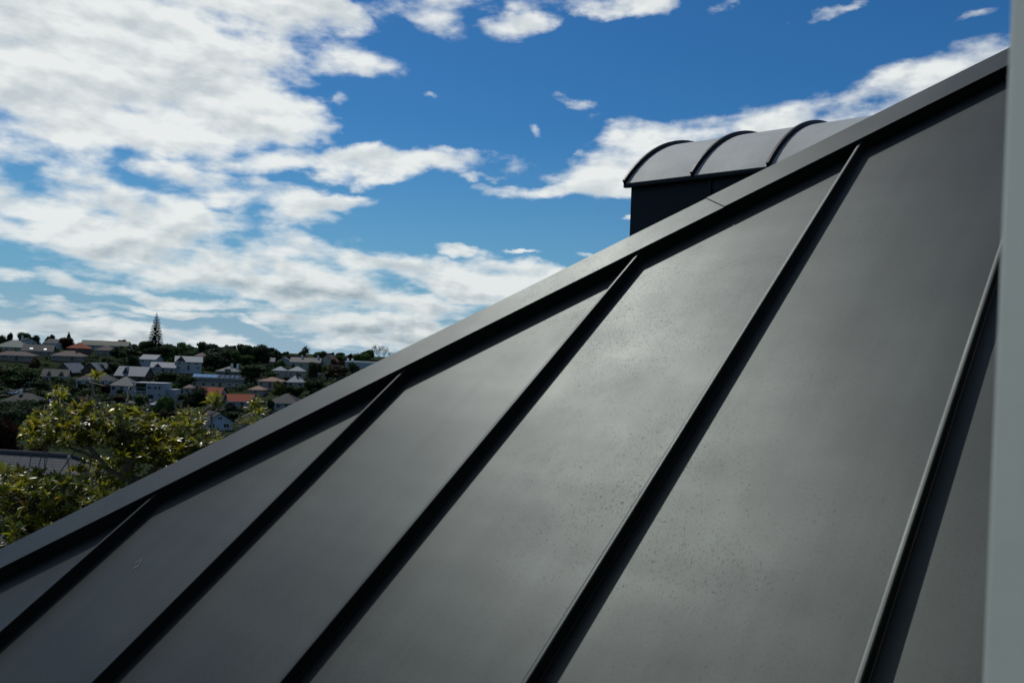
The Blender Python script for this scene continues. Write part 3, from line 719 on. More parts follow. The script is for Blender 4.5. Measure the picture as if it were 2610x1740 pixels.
# ------------------------------------------------------------------ trees
def leafmat(name, col, trans=.25, rough=.6, var=.5, spec=.04):
    m, t, b = newmat(name); L = t.links
    oi = mnode(t, 'ShaderNodeObjectInfo'); ge = mnode(t, 'ShaderNodeNewGeometry')
    tcn = mnode(t, 'ShaderNodeTexCoord'); no = mnode(t, 'ShaderNodeTexNoise'); no.inputs['Scale'].default_value = 2.5; no.inputs['Detail'].default_value = 3; L.new(tcn.outputs['Object'], no.inputs['Vector'])
    r1 = mnode(t, 'ShaderNodeMapRange'); L.new(no.outputs[0], r1.inputs[0]); r1.inputs[1].default_value = .3; r1.inputs[2].default_value = .7; r1.inputs[3].default_value = 1-var; r1.inputs[4].default_value = 1+var
    r2 = mnode(t, 'ShaderNodeMapRange'); L.new(oi.outputs['Random'], r2.inputs[0]); r2.inputs[3].default_value = .7; r2.inputs[4].default_value = 1.3
    mu = mnode(t, 'ShaderNodeMath', operation='MULTIPLY'); L.new(r1.outputs[0], mu.inputs[0]); L.new(r2.outputs[0], mu.inputs[1])
    hs_ = mnode(t, 'ShaderNodeHueSaturation'); hs_.inputs['Color'].default_value = (*col, 1)
    rh = mnode(t, 'ShaderNodeMapRange'); L.new(ge.outputs['Random Per Island'], rh.inputs[0]); rh.inputs[3].default_value = .48; rh.inputs[4].default_value = .52
    L.new(rh.outputs[0], hs_.inputs['Hue']); L.new(mu.outputs[0], hs_.inputs['Value']); L.new(hs_.outputs[0], b.inputs['Base Color'])
    b.inputs['Roughness'].default_value = rough; b.inputs['Specular IOR Level'].default_value = spec
    tr = mnode(t, 'ShaderNodeBsdfTranslucent'); L.new(hs_.outputs[0], tr.inputs[0])
    mx = mnode(t, 'ShaderNodeMixShader'); mx.inputs[0].default_value = trans; L.new(b.outputs[0], mx.inputs[1]); L.new(tr.outputs[0], mx.inputs[2])
    L.new(mx.outputs[0], t.nodes['Material Output'].inputs[0]); return m
LM = {'dark': leafmat('leaf_dark', (.031, .049, .021)), 'green': leafmat('leaf_green', (.048, .084, .023)), 'bright': leafmat('leaf_bright', (.060, .095, .018)), 'blue': leafmat('leaf_bluegreen', (.022, .040, .026)),
      'brown': leafmat('leaf_brown', (.060, .045, .024)), 'red': leafmat('leaf_red', (.050, .020, .014)), 'yellow': leafmat('leaf_yellowgreen', (.13, .13, .03))}
BARK = pmat('bark', (.10, .085, .07), .9, .3, 4.0, bump=.5)
BARKP = pmat('bark_pale', (.20, .175, .14), .9, .3, 6.0, bump=.5)
def crown_mesh(seed, kind, n=2400, size=.045):
    r = random.Random(seed); mb = MB(); lobes = []
    if kind == 'round':
        for i in range(11):
            a = r.uniform(0, 6.28); q = r.uniform(.12, .30); z = r.uniform(.26, .80); lobes.append((q*math.cos(a), q*math.sin(a), z, r.uniform(.16, .26), r.uniform(.14, .22)))
        lobes.append((0, 0, .52, .34, .36))
    elif kind == 'tall':
        for i in range(11):
            z = .14+.74*i/10; a = r.uniform(0, 6.28); q = r.uniform(.02, .14); lobes.append((q*math.cos(a), q*math.sin(a), z, r.uniform(.16, .25)*(1.15-.55*abs(z-.45)), r.uniform(.10, .16)))
    elif kind == 'spread':
        for i in range(13):
            a = r.uniform(0, 6.28); q = r.uniform(.05, .40); z = r.uniform(.58, .84)-q*.35; lobes.append((q*math.cos(a), q*math.sin(a), z, r.uniform(.13, .21), r.uniform(.08, .14)))
    else:   # shrub, to the ground
        for i in range(10):
            a = r.uniform(0, 6.28); q = r.uniform(.08, .30); z = r.uniform(.18, .70)*(1-q*.6); lobes.append((q*math.cos(a), q*math.sin(a), z, r.uniform(.17, .27), r.uniform(.16, .26)))
    tot = sum(l[3]**2 for l in lobes)
    for (cx, cy, cz, rr, rz) in lobes:
        # inner mass of foliage
        i0 = len(mb.v); m_, l_ = 7, 4
        for a in range(l_+1):
            ph = math.pi*a/l_
            for b in range(m_):
                th = 2*math.pi*b/m_; j = .80*r.uniform(.8, 1.1)
                mb.v.append(Vector((cx+rr*j*math.sin(ph)*math.cos(th), cy+rr*j*math.sin(ph)*math.sin(th), cz+rz*j*math.cos(ph))))
        for a in range(l_):
            for b in range(m_): mb.f.append([i0+a*m_+b, i0+(a+1)*m_+b, i0+(a+1)*m_+(b+1) % m_, i0+a*m_+(b+1) % m_])
        for q in range(int(n*rr*rr/tot)):
            u = r.uniform(-1, 1); th = r.uniform(0, 6.28); s_ = math.sqrt(1-u*u); d = Vector((s_*math.cos(th), s_*math.sin(th), u))
            k_ = r.uniform(.62, 1.0)+(.15*r.random() if r.random() < .2 else 0)
            p = Vector((cx+d.x*rr*k_, cy+d.y*rr*k_, cz+d.z*rz*k_))
            nn = (d+Vector((r.gauss(0, .6), r.gauss(0, .6), r.gauss(.25, .6)))).normalized()
            e1 = nn.orthogonal().normalized(); e1.rotate(Matrix.Rotation(r.uniform(0, 6.28), 3, nn)); e2 = nn.cross(e1)
            s1 = size*r.uniform(.5, 1.25); s2 = s1*r.uniform(.45, .8)
            mb.poly([p-e1*s1, p-e2*s2+nn*s1*.15, p+e1*s1, p+e2*s2+nn*s1*.15])
    me = bpy.data.meshes.new('crown'); me.from_pydata([tuple(v) for v in mb.v], [], mb.f); me.materials.append(LM['dark']); me.update()
    return me
CRN = {k: [crown_mesh(s_*7+i, k) for s_ in range(3)] for i, k in enumerate(('round', 'tall', 'spread', 'shrub'))}
def trunk_mesh(seed, top=.55):
    r = random.Random(seed); mb = MB()
    mb.tube([(0,0,-.12), (r.uniform(-.01,.01),0,.2), (r.uniform(-.02,.02), r.uniform(-.02,.02), top)], [.035, .026, .012], 6)
    for i in range(5):
        a = r.uniform(0, 6.28); z = r.uniform(.22, top-.05); q = r.uniform(.14, .26)
        mb.tube([(0,0,z), (math.cos(a)*q*.5, math.sin(a)*q*.5, z+.08), (math.cos(a)*q, math.sin(a)*q, z+r.uniform(.12,.25))], [.014, .009, .004], 5)
    me = bpy.data.meshes.new('trunk'); me.from_pydata([tuple(v) for v in mb.v], [], mb.f); me.materials.append(BARK); me.update(); return me
TRK = [trunk_mesh(i) for i in range(3)]
TN = [0]
def tree(p, height, width, kind, col, label, name='tree', group=None, cat='tree', var=None, rz=None):
    TN[0] += 1; i = TN[0] if var is None else var
    t = empty(name, p, (i*1.7) % 6.28 if rz is None else rz); tag(t, label, cat, group)
    t.scale = (width/.95, width/.95, height/.93)
    inst('trunk', TRK[i % 3], t); inst('crown', CRN[kind][i % 3], t, LM[col])
    return t
def ptree(px, ytop, dist, wpx, kind, col, label, name='tree', group=None, ybase=None, cat='tree'):
    top = at(px, ytop, dist); g = ground(top.x, top.y)
    if ybase is not None: g = max(g-1, at(px, ybase, dist).z)
    hgt = max(top.z-g, 2.0)
    HBOX.append((px-wpx/2, px+wpx/2, ytop, at_y(top.x, top.y, g), dist))
    return tree((top.x, top.y, g-.1), hgt, wpx*dist/FPX, kind, col, label, name, group, cat)
def at_y(x, y, z):
    d = Vector((x, y, z-ZC)); return H0/2 - FPX*d.dot(CU)/d.dot(CF)
def at_x(x, y, z):
    d = Vector((x, y, z-ZC)); return W0/2 + FPX*d.dot(CR)/d.dot(CF)
SK = 'trees on the skyline'; GD = 'trees between the hillside houses'
for a in [
 (66,846,500,46,'round','dark','broad dark tree on the ridge behind the white chimneyed gable',SK),
 (92,850,505,32,'round','dark','rounded dark tree just right of the broad one on the left ridge',SK),
 (124,854,510,28,'round','dark','small dark tree above the two-storey white house on the ridge',SK),
 (172,858,455,44,'round','red','dark reddish tree behind the orange-red roof on the left ridge',SK),
 (8,850,520,30,'round','dark','dark tree at the very left end of the skyline',SK),
 (26,849,640,18,'round','dark','small far tree standing up from the left end of the skyline',SK),
 (310,864,560,26,'round','blue','low grey-green tree on the skyline above the khaki roof',SK),
 (318,878,402,92,'spread','dark','big dark spreading tree filling the slope left of the pine',GD),
 (345,905,372,40,'round','dark','dark tree at the foot of the big spreading tree',GD),
 (372,867,470,56,'round','green','green tree against the left side of the tall pine',SK),
 (430,872,460,70,'round','green','wide green tree against the right side of the tall pine',SK),
 (478,874,480,50,'round','green','green tree between the pine and the domed dark tree',SK),
 (532,866,470,72,'spread','blue','domed tree with a lacy crown on the middle skyline',SK),
 (588,888,500,30,'round','blue','low rounded tree in the dip of the middle skyline',SK),
 (552,888,400,92,'round','dark','large dark round tree behind the grey stone house',GD),
 (626,876,455,50,'round','dark','left one of two tall dark evergreens on the skyline',SK),
 (664,873,452,58,'round','dark','right one of two tall dark evergreens on the skyline',SK),
 (704,891,470,14,'tall','dark','single small upright tree right of the two evergreens',SK),
 (815,897,500,16,'round','green','small tufted tree right of the palm on the skyline',SK),
 (895,898,520,18,'round','red','small dark purple tree left of the sunlit tree on the skyline',SK),
 (940,882,470,36,'spread','bright','sunlit yellow-green tree beside the bare tree on the skyline',SK),
 (925,899,460,56,'round','green','low green trees under the sunlit crown at right',SK),
 (58,930,322,112,'round','green','big rounded green tree at left above the white bungalow',GD),
 (15,942,330,40,'round','brown','brownish tree at the left edge beside the big green one',GD),
 (798,925,372,46,'tall','dark','tall dark narrow tree right of the cream pair of houses',GD),
 (858,926,385,76,'round','brown','bare-looking brownish tree right of the tall dark one',GD),
 (906,924,405,36,'round','dark','dark round tree in front of the white flat-roofed building',GD),
 (645,928,365,86,'round','dark','dark green tree between the stone house and the cream pair',GD),
 (690,945,372,36,'round','green','lighter green tree beside the left cream house',GD),
 (712,972,318,36,'round','yellow','pale yellow-green tree in front of the pink house',GD),
 (752,980,318,62,'round','dark','dark bushy tree below the light metal hip roof',GD),
 (800,960,330,64,'round','dark','dark tree by the roof edge below the tall narrow tree',GD),
 (496,988,255,70,'round','dark','round dark tree in front of the orange roofs',GD),
 (363,1004,255,50,'round','green','rounded green tree in front of the modern flat-roofed house',GD),
 (305,1004,262,46,'round','brown','dull brown bush left of the rounded green tree',GD),
 (222,990,300,50,'round','green','green tree below the long white house',GD),
 (270,978,296,30,'round','red','small dark reddish tree in front of the white cottage',GD),
 (46,1036,205,84,'round','dark','dark round tree in front of the white bungalow',GD),
 (18,1072,120,100,'round','red','dark red-leaved tree at the left edge above the shingle roof',GD),
 (90,1128,60,60,'round','red','red-brown bush beside the shingle roof ridge',GD),
 (690,1012,262,24,'round','green','small dark tree at the corner of the grey bungalow',GD),
 (610,1048,235,70,'round','dark','dark trees below the small orange roof',GD),
 (425,945,335,80,'round','dark','dark trees below the big white house',GD),
 (470,950,330,60,'round','dark','dark tree left of the stone house terrace',GD),
 (250,925,385,40,'round','dark','dark tree between the half-timbered twin and the big spreading tree',GD),
]: ptree(*a)
for a in [(858,907,430,46,'shrub','red','clipped dark red hedge on the skyline below the sunlit tree'), (755,902,470,40,'shrub','red','dark red hedge on the skyline left of the palm')]:
    t = ptree(*a, name='hedge', cat='hedge')
# Norfolk pine: tiers of up-curved branches with open gaps
def norfolk(px, ytop, dist, hpx, label='tall tapering pine with open tiers of branches, highest on the skyline', name='pine_tree', fat=1.0):
    r = random.Random(5); top = at(px, ytop, dist); g = ground(top.x, top.y); hgt = top.z-g
    t = empty(name, (top.x, top.y, g)); tag(t, label, 'tree', SK)
    MB().tube([(0,0,-1), (0,0,hgt*.5), (0,0,hgt*.99)], [.42, .26, .04], 8).build('trunk', BARK, t)
    leaf = MB(); br = MB(); nt_ = 24
    for i in range(nt_):
        f = i/(nt_-1); z = hgt*(.22+.76*f); L = (.25+4.5*(1-f)**.8)*fat; nb = 7 if f < .8 else 5
        if L < .35: L = .35
        a0 = r.uniform(0, 6.28)
        for k in range(nb):
            a = a0+6.283*k/nb+r.uniform(-.15, .15); l = L*r.uniform(.82, 1.08)
            d = Vector((math.cos(a), math.sin(a), 0)); pts = []
            for q in range(5):
                u = q/4; pts.append(Vector((0,0,z))+d*(l*u)+Vector((0,0,l*(-.10*u+.24*u*u))))
            br.tube(pts, [.06, .05, .04, .03, .015], 4)
            for q in range(int(14+l*22)):
                u = r.uniform(.18, 1.04); p = Vector((0,0,z))+d*(l*u)+Vector((0,0,l*(-.10*u+.24*u*u)))
                sd = Vector((-d.y, d.x, 0)); s_ = r.choice((-1, 1)); w_ = .85*(1.1-u*.5)*r.uniform(.5, 1)*min(1, l/1.5)
                tip = p+sd*s_*w_+d*w_*.4+Vector((0,0,w_*r.uniform(.15, .6))); n_ = Vector((0,0,.27))+d*.10
                leaf.poly([p-n_*.6, tip-n_*.3, tip+n_*.6, p+n_])
    br.build('branches', BARK, t); leaf.build('crown', LM['blue'], t)
    HBOX.append((px-20, px+20, ytop, 890, dist))
norfolk(400, 797, 470, 90)
norfolk(176, 845, 640, 14, 'far pointed conifer standing above the reddish ridge tree', 'conifer_tree', .62)
# palm
def palm(px, ytop, dist):
    r = random.Random(9); top = at(px, ytop, dist); g = ground(top.x, top.y); hgt = top.z-g-1.2
    t = empty('palm_tree', (top.x, top.y, g)); tag(t, 'dark palm with a round head of fronds on the right skyline', 'tree', SK)
    MB().tube([(0,0,-1), (0,0,hgt)], [.4, .33], 8).build('trunk', BARK, t)
    mb = MB()
    for i in range(46):
        a = r.uniform(0, 6.28); e = r.uniform(-.5, 1.3); l = r.uniform(2.6, 3.6); d = Vector((math.cos(a)*math.cos(e), math.sin(a)*math.cos(e), math.sin(e))); sd = d.cross(Vector((0,0,1))).normalized()
        pr = None
        for q in range(6):
            u = q/5; p = Vector((0,0,hgt))+d*l*u+Vector((0,0,-1.5*u*u)); w_ = .42*math.sin(math.pi*min(1, .15+u*.85))
            cur = (p-sd*w_-Vector((0,0,w_*.5)), p, p+sd*w_-Vector((0,0,w_*.5)))
            if pr: mb.poly([pr[0], cur[0], cur[1], pr[1]]); mb.poly([pr[1], cur[1], cur[2], pr[2]])
            pr = cur
    mb.build('fronds', LM['dark'], t)
palm(779, 883, 450)
# bare tree
def bare(px, ytop, dist):
    r = random.Random(12); top = at(px, ytop, dist); g = ground(top.x, top.y); hgt = top.z-g
    t = empty('bare_tree', (top.x, top.y, g)); tag(t, 'leafless tree with fine spreading twigs beside the sunlit tree', 'tree', SK)
    tr = MB(); tw = MB()
    tr.tube([(0,0,-1), (0,0,hgt*.25), (.2,0,hgt*.45)], [.4, .3, .2], 7); tr.build('trunk', BARK, t)
    def go(p, d, l, rad, n):
        q = p+d*l; tw.tube([p, (p+q)/2+Vector((r.gauss(0, l*.05), r.gauss(0, l*.05), 0)), q], [rad, rad*.8, rad*.6], 4, False)
        if n == 0: return
        for k in range(3 if n > 2 else 4):
            dd = (d+Vector((r.gauss(0, .5), r.gauss(0, .5), r.gauss(.12, .3)))).normalized(); go(q, dd, l*r.uniform(.6, .85), max(rad*.6, .035), n-1)
    for k in range(5):
        a = 6.28*k/5+r.uniform(-.3, .3); go(Vector((0, 0, hgt*(.22+.05*k))), Vector((math.cos(a)*.7, math.sin(a)*.7, .75)).normalized(), hgt*.22, .15, 4)
    tw.build('branches', BARK, t)
bare(976, 876, 455)

# filler trees and shrubs in the gardens, kept clear of the house fronts
rf_ = random.Random(21); nfill = 0; tries = 0
while nfill < 270 and tries < 16000:
    tries += 1
    y = rf_.uniform(205, 520); x = rf_.uniform(-.62, -.08)*y
    hgt = rf_.uniform(3.0, 8.5); wd = hgt*rf_.uniform(.8, 1.3); g = ground(x, y)
    pxc = at_x(x, y, g+hgt/2); pt = at_y(x, y, g+hgt); pb = at_y(x, y, g); hw = wd/2*FPX/y
    if pxc < -40 or pxc > 960 or pt < 862: continue
    bad = False
    for (a, b, c, d, dist) in HBOX:
        ox = min(pxc+hw*.8, b)-max(pxc-hw*.8, a); oy = min(pb, d-.42*(d-c))-max(pt, c)
        if ox > 3 and oy > 3 and (dist > y-6 or abs(dist-y) < 12): bad = True; break
    if bad: continue
    if any(abs(x-ax) < 8 and -11 < y-ay < 13 for ax, ay, az in anchors): continue
    nfill += 1
    kd = rf_.choice(('round','round','tall','spread','shrub')); cl_ = rf_.choice(('dark','dark','dark','green','blue','brown','bright'))
    bi = min(range(len(HOUSES)), key=lambda q: (anchors[q][0]-x)**2+(anchors[q][1]-y)**2)
    sh_ = HOUSES[bi][0]
    for cut in (' with ', ' under ', ',', ' beside ', ' half ', ' close ', ' behind ', ' between ', ' just ', ' on the ', ' among ', ' left of ', ' right of ', ' at the '): sh_ = sh_.split(cut)[0]
    rel_ = ('in front of' if y < anchors[bi][1]-4 else 'behind' if y > anchors[bi][1]+12 else 'left of' if x < anchors[bi][0] else 'right of')
    lab_ = '%s %s %s tree %s the %s' % ('tiny' if hgt < 4.5 else 'small' if hgt < 6.5 else 'medium', {'dark':'dark','green':'green','blue':'grey-green','brown':'brownish','bright':'yellow-green'}[cl_], {'round':'rounded','tall':'upright','spread':'spreading','shrub':'bushy'}[kd], rel_, ' '.join(sh_.split()[:8]))
    tree((x, y, g-.1), hgt, wd, kd, cl_, lab_, 'garden_tree', 'small garden trees on the hillside')
rq = random.Random(77); nr = 0; tries = 0
while nr < 60 and tries < 5000:
    tries += 1
    y = rq.uniform(420, 590); x = rq.uniform(-.50, -.24)*y; hgt = rq.uniform(5.5, 10); wd = hgt*rq.uniform(.9, 1.4); g = ground(x, y)
    pxc = at_x(x, y, g+hgt/2); pt = at_y(x, y, g+hgt); pb = at_y(x, y, g); hw = wd/2*FPX/y
    if pxc < 225 or pxc > 740 or pt < 868+max(0, pxc-560)*.12: continue
    if any(min(pxc+hw*.8, b)-max(pxc-hw*.8, a) > 3 and min(pb, d-.3*(d-c))-max(pt, c) > 2 and dist > y-6 and dist != 470 for (a, b, c, d, dist) in HBOX[:len(HOUSES)+1]): continue
    nr += 1; cl_ = rq.choice(('dark', 'green', 'green', 'blue'))
    where = 'far left' if pxc < 340 else 'left of the pine' if pxc < 400 else 'right of the pine' if pxc < 480 else 'behind the stone house' if pxc < 610 else 'near the two tall evergreens'
    tree((x, y, g-.1), hgt, wd, rq.choice(('round', 'spread', 'shrub')), cl_, '%s %s tree in the leafy belt on the ridge, %s' % ('lower' if hgt < 7.5 else 'taller', {'dark': 'dark', 'green': 'mid green', 'blue': 'grey-green'}[cl_], where), 'ridge_tree', 'trees of the leafy belt on the ridge')
mb = MB(); rs = random.Random(4); cnt = 0
src = CRN['shrub'][0]; sv = [v.co.copy() for v in src.vertices]; sf = [list(p.vertices) for p in src.polygons]
def clump(mb, p, s_, h_, r):
    for q in range(40):
        u = r.uniform(0, 1); th = r.uniform(0, 6.28); c_ = math.sqrt(1-u*u); d = Vector((c_*math.cos(th)*s_, c_*math.sin(th)*s_, u*h_))
        pp = p+d*r.uniform(.6, 1); n_ = (d.normalized()+Vector((r.gauss(0,.6), r.gauss(0,.6), r.gauss(.2,.5)))).normalized()
        e1 = n_.orthogonal().normalized(); e2 = n_.cross(e1); z_ = r.uniform(.35, .75)*min(1, s_*.6)
        mb.poly([pp-e1*z_, pp-e2*z_*.6, pp+e1*z_, pp+e2*z_*.6])
for i in range(3600):
    y = rs.uniform(185, 560); x = rs.uniform(-.66, .02)*y
    if any(abs(x-ax) < 9 and -13 < y-ay < 13 for ax, ay, az in anchors): continue
    s_ = rs.uniform(.9, 2.8); clump(mb, Vector((x, y, ground(x, y)-.1)), s_, s_*rs.uniform(.8, 1.3), rs)
for i in range(1500):                      # the slope goes on, wooded, to the right behind the roof
    y = rs.uniform(190, 560); x = rs.uniform(-.06, .6)*y
    s_ = rs.uniform(1.8, 4.6); clump(mb, Vector((x, y, ground(x, y)-.2)), s_, s_*rs.uniform(.9, 1.6), rs)
sh = mb.build('shrubbery', LM['dark']); tag(sh, 'low dark shrubs and hedges covering the hillside gardens', None, None, 'stuff')
mb = MB(); rs = random.Random(14)
for i in range(1500):
    y = rs.uniform(640, 1900); x = rs.uniform(-.70, .6)*y
    s_ = rs.uniform(4, 8); clump(mb, Vector((x, y, ground(x, y)-.5)), s_, s_*rs.uniform(.7, 1.2), rs)
fw_ = mb.build('distant_woodland', LM['blue']); tag(fw_, 'far belt of trees along the horizon', None, None, 'stuff')

# ------------------------------------------------------------------ shingle-roofed neighbour below
SHIN = pmat('shingle', (.075, .078, .082), .85, .35, 9.0, spec=.15, bump=.6)
SHDK = pmat('shingle_ridge', (.06, .062, .066), .85, .25, 9.0, spec=.15)
ra = at(-260, 1140, 30); rb = at(175, 1160, 29)
nb = empty('house', Vector(((ra.x+rb.x)/2, (ra.y+rb.y)/2, ground(-15, 28)))); tag(nb, 'grey shingle roof of the neighbouring house below, behind the glossy tree', 'house')
bpy.context.view_layer.update(); NBI = nb.matrix_world.inverted()
rdir = (rb-ra); rdir.z = 0; rdir.normalize(); zr = (ra.z+rb.z)/2
ra = Vector((ra.x, ra.y, zr)); rb = Vector((rb.x, rb.y, zr)); down = Vector((rdir.y, -rdir.x, 0))          # towards the viewer
SLN, RUN = math.tan(R(27)), 6.0
nrow = 44
for side in (1, -1):
    dn = down*side
    for i in range(nrow):
        t0, t1 = RUN*i/nrow, RUN*(i+1)/nrow+.03
        def P_(t, lift, e): return (ra-rdir*t*.9 if e == 0 else rb+rdir*t*.9)+dn*t+Vector((0, 0, -t*SLN+lift))
        q = [P_(t0, .0, 0), P_(t0, .0, 1), P_(t1, .009, 1), P_(t1, .009, 0)]
        lo = [v-Vector((0, 0, .03)) for v in q]
        mb = MB(); mb.hexa([NBI @ v for v in (lo+q if side == 1 else lo[::-1]+q[::-1])]); mb.build('shingle_course', SHIN, nb)
for e, (p, d) in enumerate(((ra, -rdir), (rb, rdir))):                                       # hip ends
    mb = MB(); a = p+d*RUN*.9+down*RUN+Vector((0,0,-RUN*SLN)); b = p+d*RUN*.9-down*RUN+Vector((0,0,-RUN*SLN)); up = Vector((0,0,.01))
    mb.poly([NBI @ (v+up) for v in ((p, a, b) if e else (p, b, a))]); mb.build('hip_end', SHIN, nb)
    for q in (a, b): MB().tube([NBI @ (p+up*3), NBI @ (q+up*3)], .07, 6).build('hip_ridge', SHDK, nb)
MB().tube([NBI @ (ra+Vector((0,0,.03))), NBI @ (rb+Vector((0,0,.03)))], .09, 6).build('ridge', SHDK, nb)
mb = MB(); c = [ra-rdir*4.9+down*5.5, rb+rdir*4.9+down*5.5, rb+rdir*4.9-down*5.5, ra-rdir*4.9-down*5.5]; zt = zr-RUN*SLN+.2
mb.hexa([NBI @ Vector((v.x, v.y, ground(v.x, v.y)-1)) for v in c]+[NBI @ Vector((v.x, v.y, zt)) for v in c]); mb.build('wall', WM['greyw'], nb)

# ------------------------------------------------------------------ big-leaved glossy tree in front
def glossy(name, col, tcol):
    m, t, b = newmat(name); L = t.links
    ge = mnode(t, 'ShaderNodeNewGeometry'); oi = mnode(t, 'ShaderNodeObjectInfo')
    ad = mnode(t, 'ShaderNodeMath', operation='ADD'); L.new(ge.outputs['Random Per Island'], ad.inputs[0]); L.new(oi.outputs['Random'], ad.inputs[1])
    fr = mnode(t, 'ShaderNodeMath', operation='FRACT'); L.new(ad.outputs[0], fr.inputs[0])
    cr = mnode(t, 'ShaderNodeValToRGB'); L.new(fr.outputs[0], cr.inputs[0]); e = cr.color_ramp.elements
    e[0].position = 0; e[0].color = (*[c*.55 for c in col], 1); e[1].position = 1; e[1].color = (.30, .17, .02, 1)
    for p_, k_ in ((.35, .85), (.7, 1.25), (.955, 1.5)):
        q = cr.color_ramp.elements.new(p_); q.color = (*[c*k_ for c in col], 1)
    L.new(cr.outputs[0], b.inputs['Base Color']); b.inputs['Roughness'].default_value = .33; b.inputs['Specular IOR Level'].default_value = .55
    mx2 = mnode(t, 'ShaderNodeMix', data_type='RGBA', blend_type='MULTIPLY'); mx2.inputs[0].default_value = 1.0; L.new(cr.outputs[0], mx2.inputs[6]); mx2.inputs[7].default_value = (*tcol, 1)
    tr = mnode(t, 'ShaderNodeBsdfTranslucent'); L.new(mx2.outputs[2], tr.inputs[0])
    mx = mnode(t, 'ShaderNodeMixShader'); mx.inputs[0].default_value = .38; L.new(b.outputs[0], mx.inputs[1]); L.new(tr.outputs[0], mx.inputs[2]); L.new(mx.outputs[0], t.nodes['Material Output'].inputs[0])
    return m
GLOSS = glossy('glossy_leaf', (.140, .150, .022), (1.9, 1.7, .8))
rt = random.Random(31)
def leaf_pts(L, W, bend, fold):
    """narrow leaf: 5 stations along the midrib, folded a little along it and bent down at the tip"""
    st = [(0, .12), (.25, .75), (.55, 1.0), (.82, .62), (1.0, .06)]; v = []
    for (u, w) in st:
        z = -bend*L*u*u; v += [Vector((L*u, -W*w*.5, z+fold*W*w*.5)), Vector((L*u, 0, z)), Vector((L*u, W*w*.5, z+fold*W*w*.5))]
    f = []
    for i in range(4):
        for k in (0, 1): f.append([i*3+k, i*3+k+1, (i+1)*3+k+1, (i+1)*3+k])
    return v, f
LEAFS = [leaf_pts(.155, .056, b, f) for b, f in ((.25, .25), (.45, .35), (.1, .2))]
LMESH = []
for v, f in LEAFS:
    me = bpy.data.meshes.new('leaf'); me.from_pydata([tuple(q) for q in v], [], f); me.materials.append(GLOSS)
    for p in me.polygons: p.use_smooth = True
    LMESH.append(me)
tb = at(335, 1200, 14.3); tb = Vector((tb.x, tb.y, ground(tb.x, tb.y)))
gt = empty('glossy_leaved_tree', tb); tag(gt, 'large tree with big glossy olive leaves and bare grey limbs at lower left', 'tree')
bpy.context.view_layer.update(); GTI = gt.matrix_world.inverted()
limbs = [
 [(335,1420,14.3),(330,1300,14.3),(327,1200,14.3),(331,1135,14.2)],
 [(331,1135,14.2),(300,1085,14.0),(262,1045,13.8),(240,1010,13.7),(226,962,13.7)],
 [(331,1135,14.2),(334,1075,14.3),(322,1030,14.3),(330,985,14.4)],
 [(327,1190,14.3),(360,1100,14.5),(372,1050,14.5),(384,1018,14.6)], [(372,1050,14.5),(366,1020,14.4),(360,1000,14.4)],
 [(335,1250,14.3),(430,1150,14.6),(452,1070,14.7),(450,1000,14.7)], [(452,1070,14.7),(460,1040,14.6),(470,1020,14.6)],
 [(430,1150,14.6),(500,1075,14.3),(540,1035,14.2),(552,1022,14.2)], [(500,1090,14.3),(540,1055,14.2),(575,1040,14.3)],
 [(330,1230,14.3),(250,1165,13.9),(170,1135,13.7),(100,1115,13.6)], [(250,1165,13.9),(200,1090,13.8),(165,1040,13.7),(150,1005,13.6)],
 [(335,1330,14.3),(230,1290,13.5),(140,1260,13.1),(60,1260,12.8)], [(335,1350,14.3),(250,1350,13.3),(120,1370,12.8)], [(430,1150,14.6),(560,1110,14.6),(645,1050,14.4)],
 [(240,1010,13.7),(236,985,13.7),(243,957,13.8)], [(335,1330,14.3),(450,1290,14.2),(560,1250,14.2)],
]
LIMB = []
for i, ln in enumerate(limbs):
    pts = [at(*p) for p in ln]
    if i == 0: pts = [tb-Vector((0, 0, .3))]+pts
    fine = []
    for a, b in zip(pts, pts[1:]):
        for k in range(4): fine.append(a.lerp(b, k/4)+(Vector((rt.gauss(0, .02), rt.gauss(0, .02), rt.gauss(0, .02))) if k else Vector((0, 0, 0))))
    fine.append(pts[-1])
    r0, r1 = (.15, .085) if i == 0 else (.042, .010) if len(ln) > 3 else (.018, .007)
    rad = [r0+(r1-r0)*k/(len(fine)-1) for k in range(len(fine))]
    MB().tube([GTI @ p for p in fine], rad, 7).build('trunk' if i == 0 else 'limb', BARKP, gt, True)
    LIMB += fine
blobs = [(215,1078,140,52,14.0,70),(130,1105,75,34,13.6,30),(418,1130,140,55,14.5,95),(500,1120,60,28,14.6,20),(115,1290,150,85,13.0,125),(262,1335,130,62,13.3,60),(252,1215,90,46,14.8,30),(50,1375,110,60,12.6,50),
         (148,1000,24,20,13.6,5),(245,955,5,4,13.8,1),(545,1020,26,14,14.2,6),(648,1040,22,20,14.4,7),(485,1066,40,20,14.3,9),(328,1066,62,28,14.0,18),(450,1260,200,80,14.1,60),(285,1045,30,12,14.0,5),(632,1072,22,10,14.5,5),(20,1230,60,40,13.2,18)]
allf = MB(); nleaf = 0; twig = MB(); parts = []
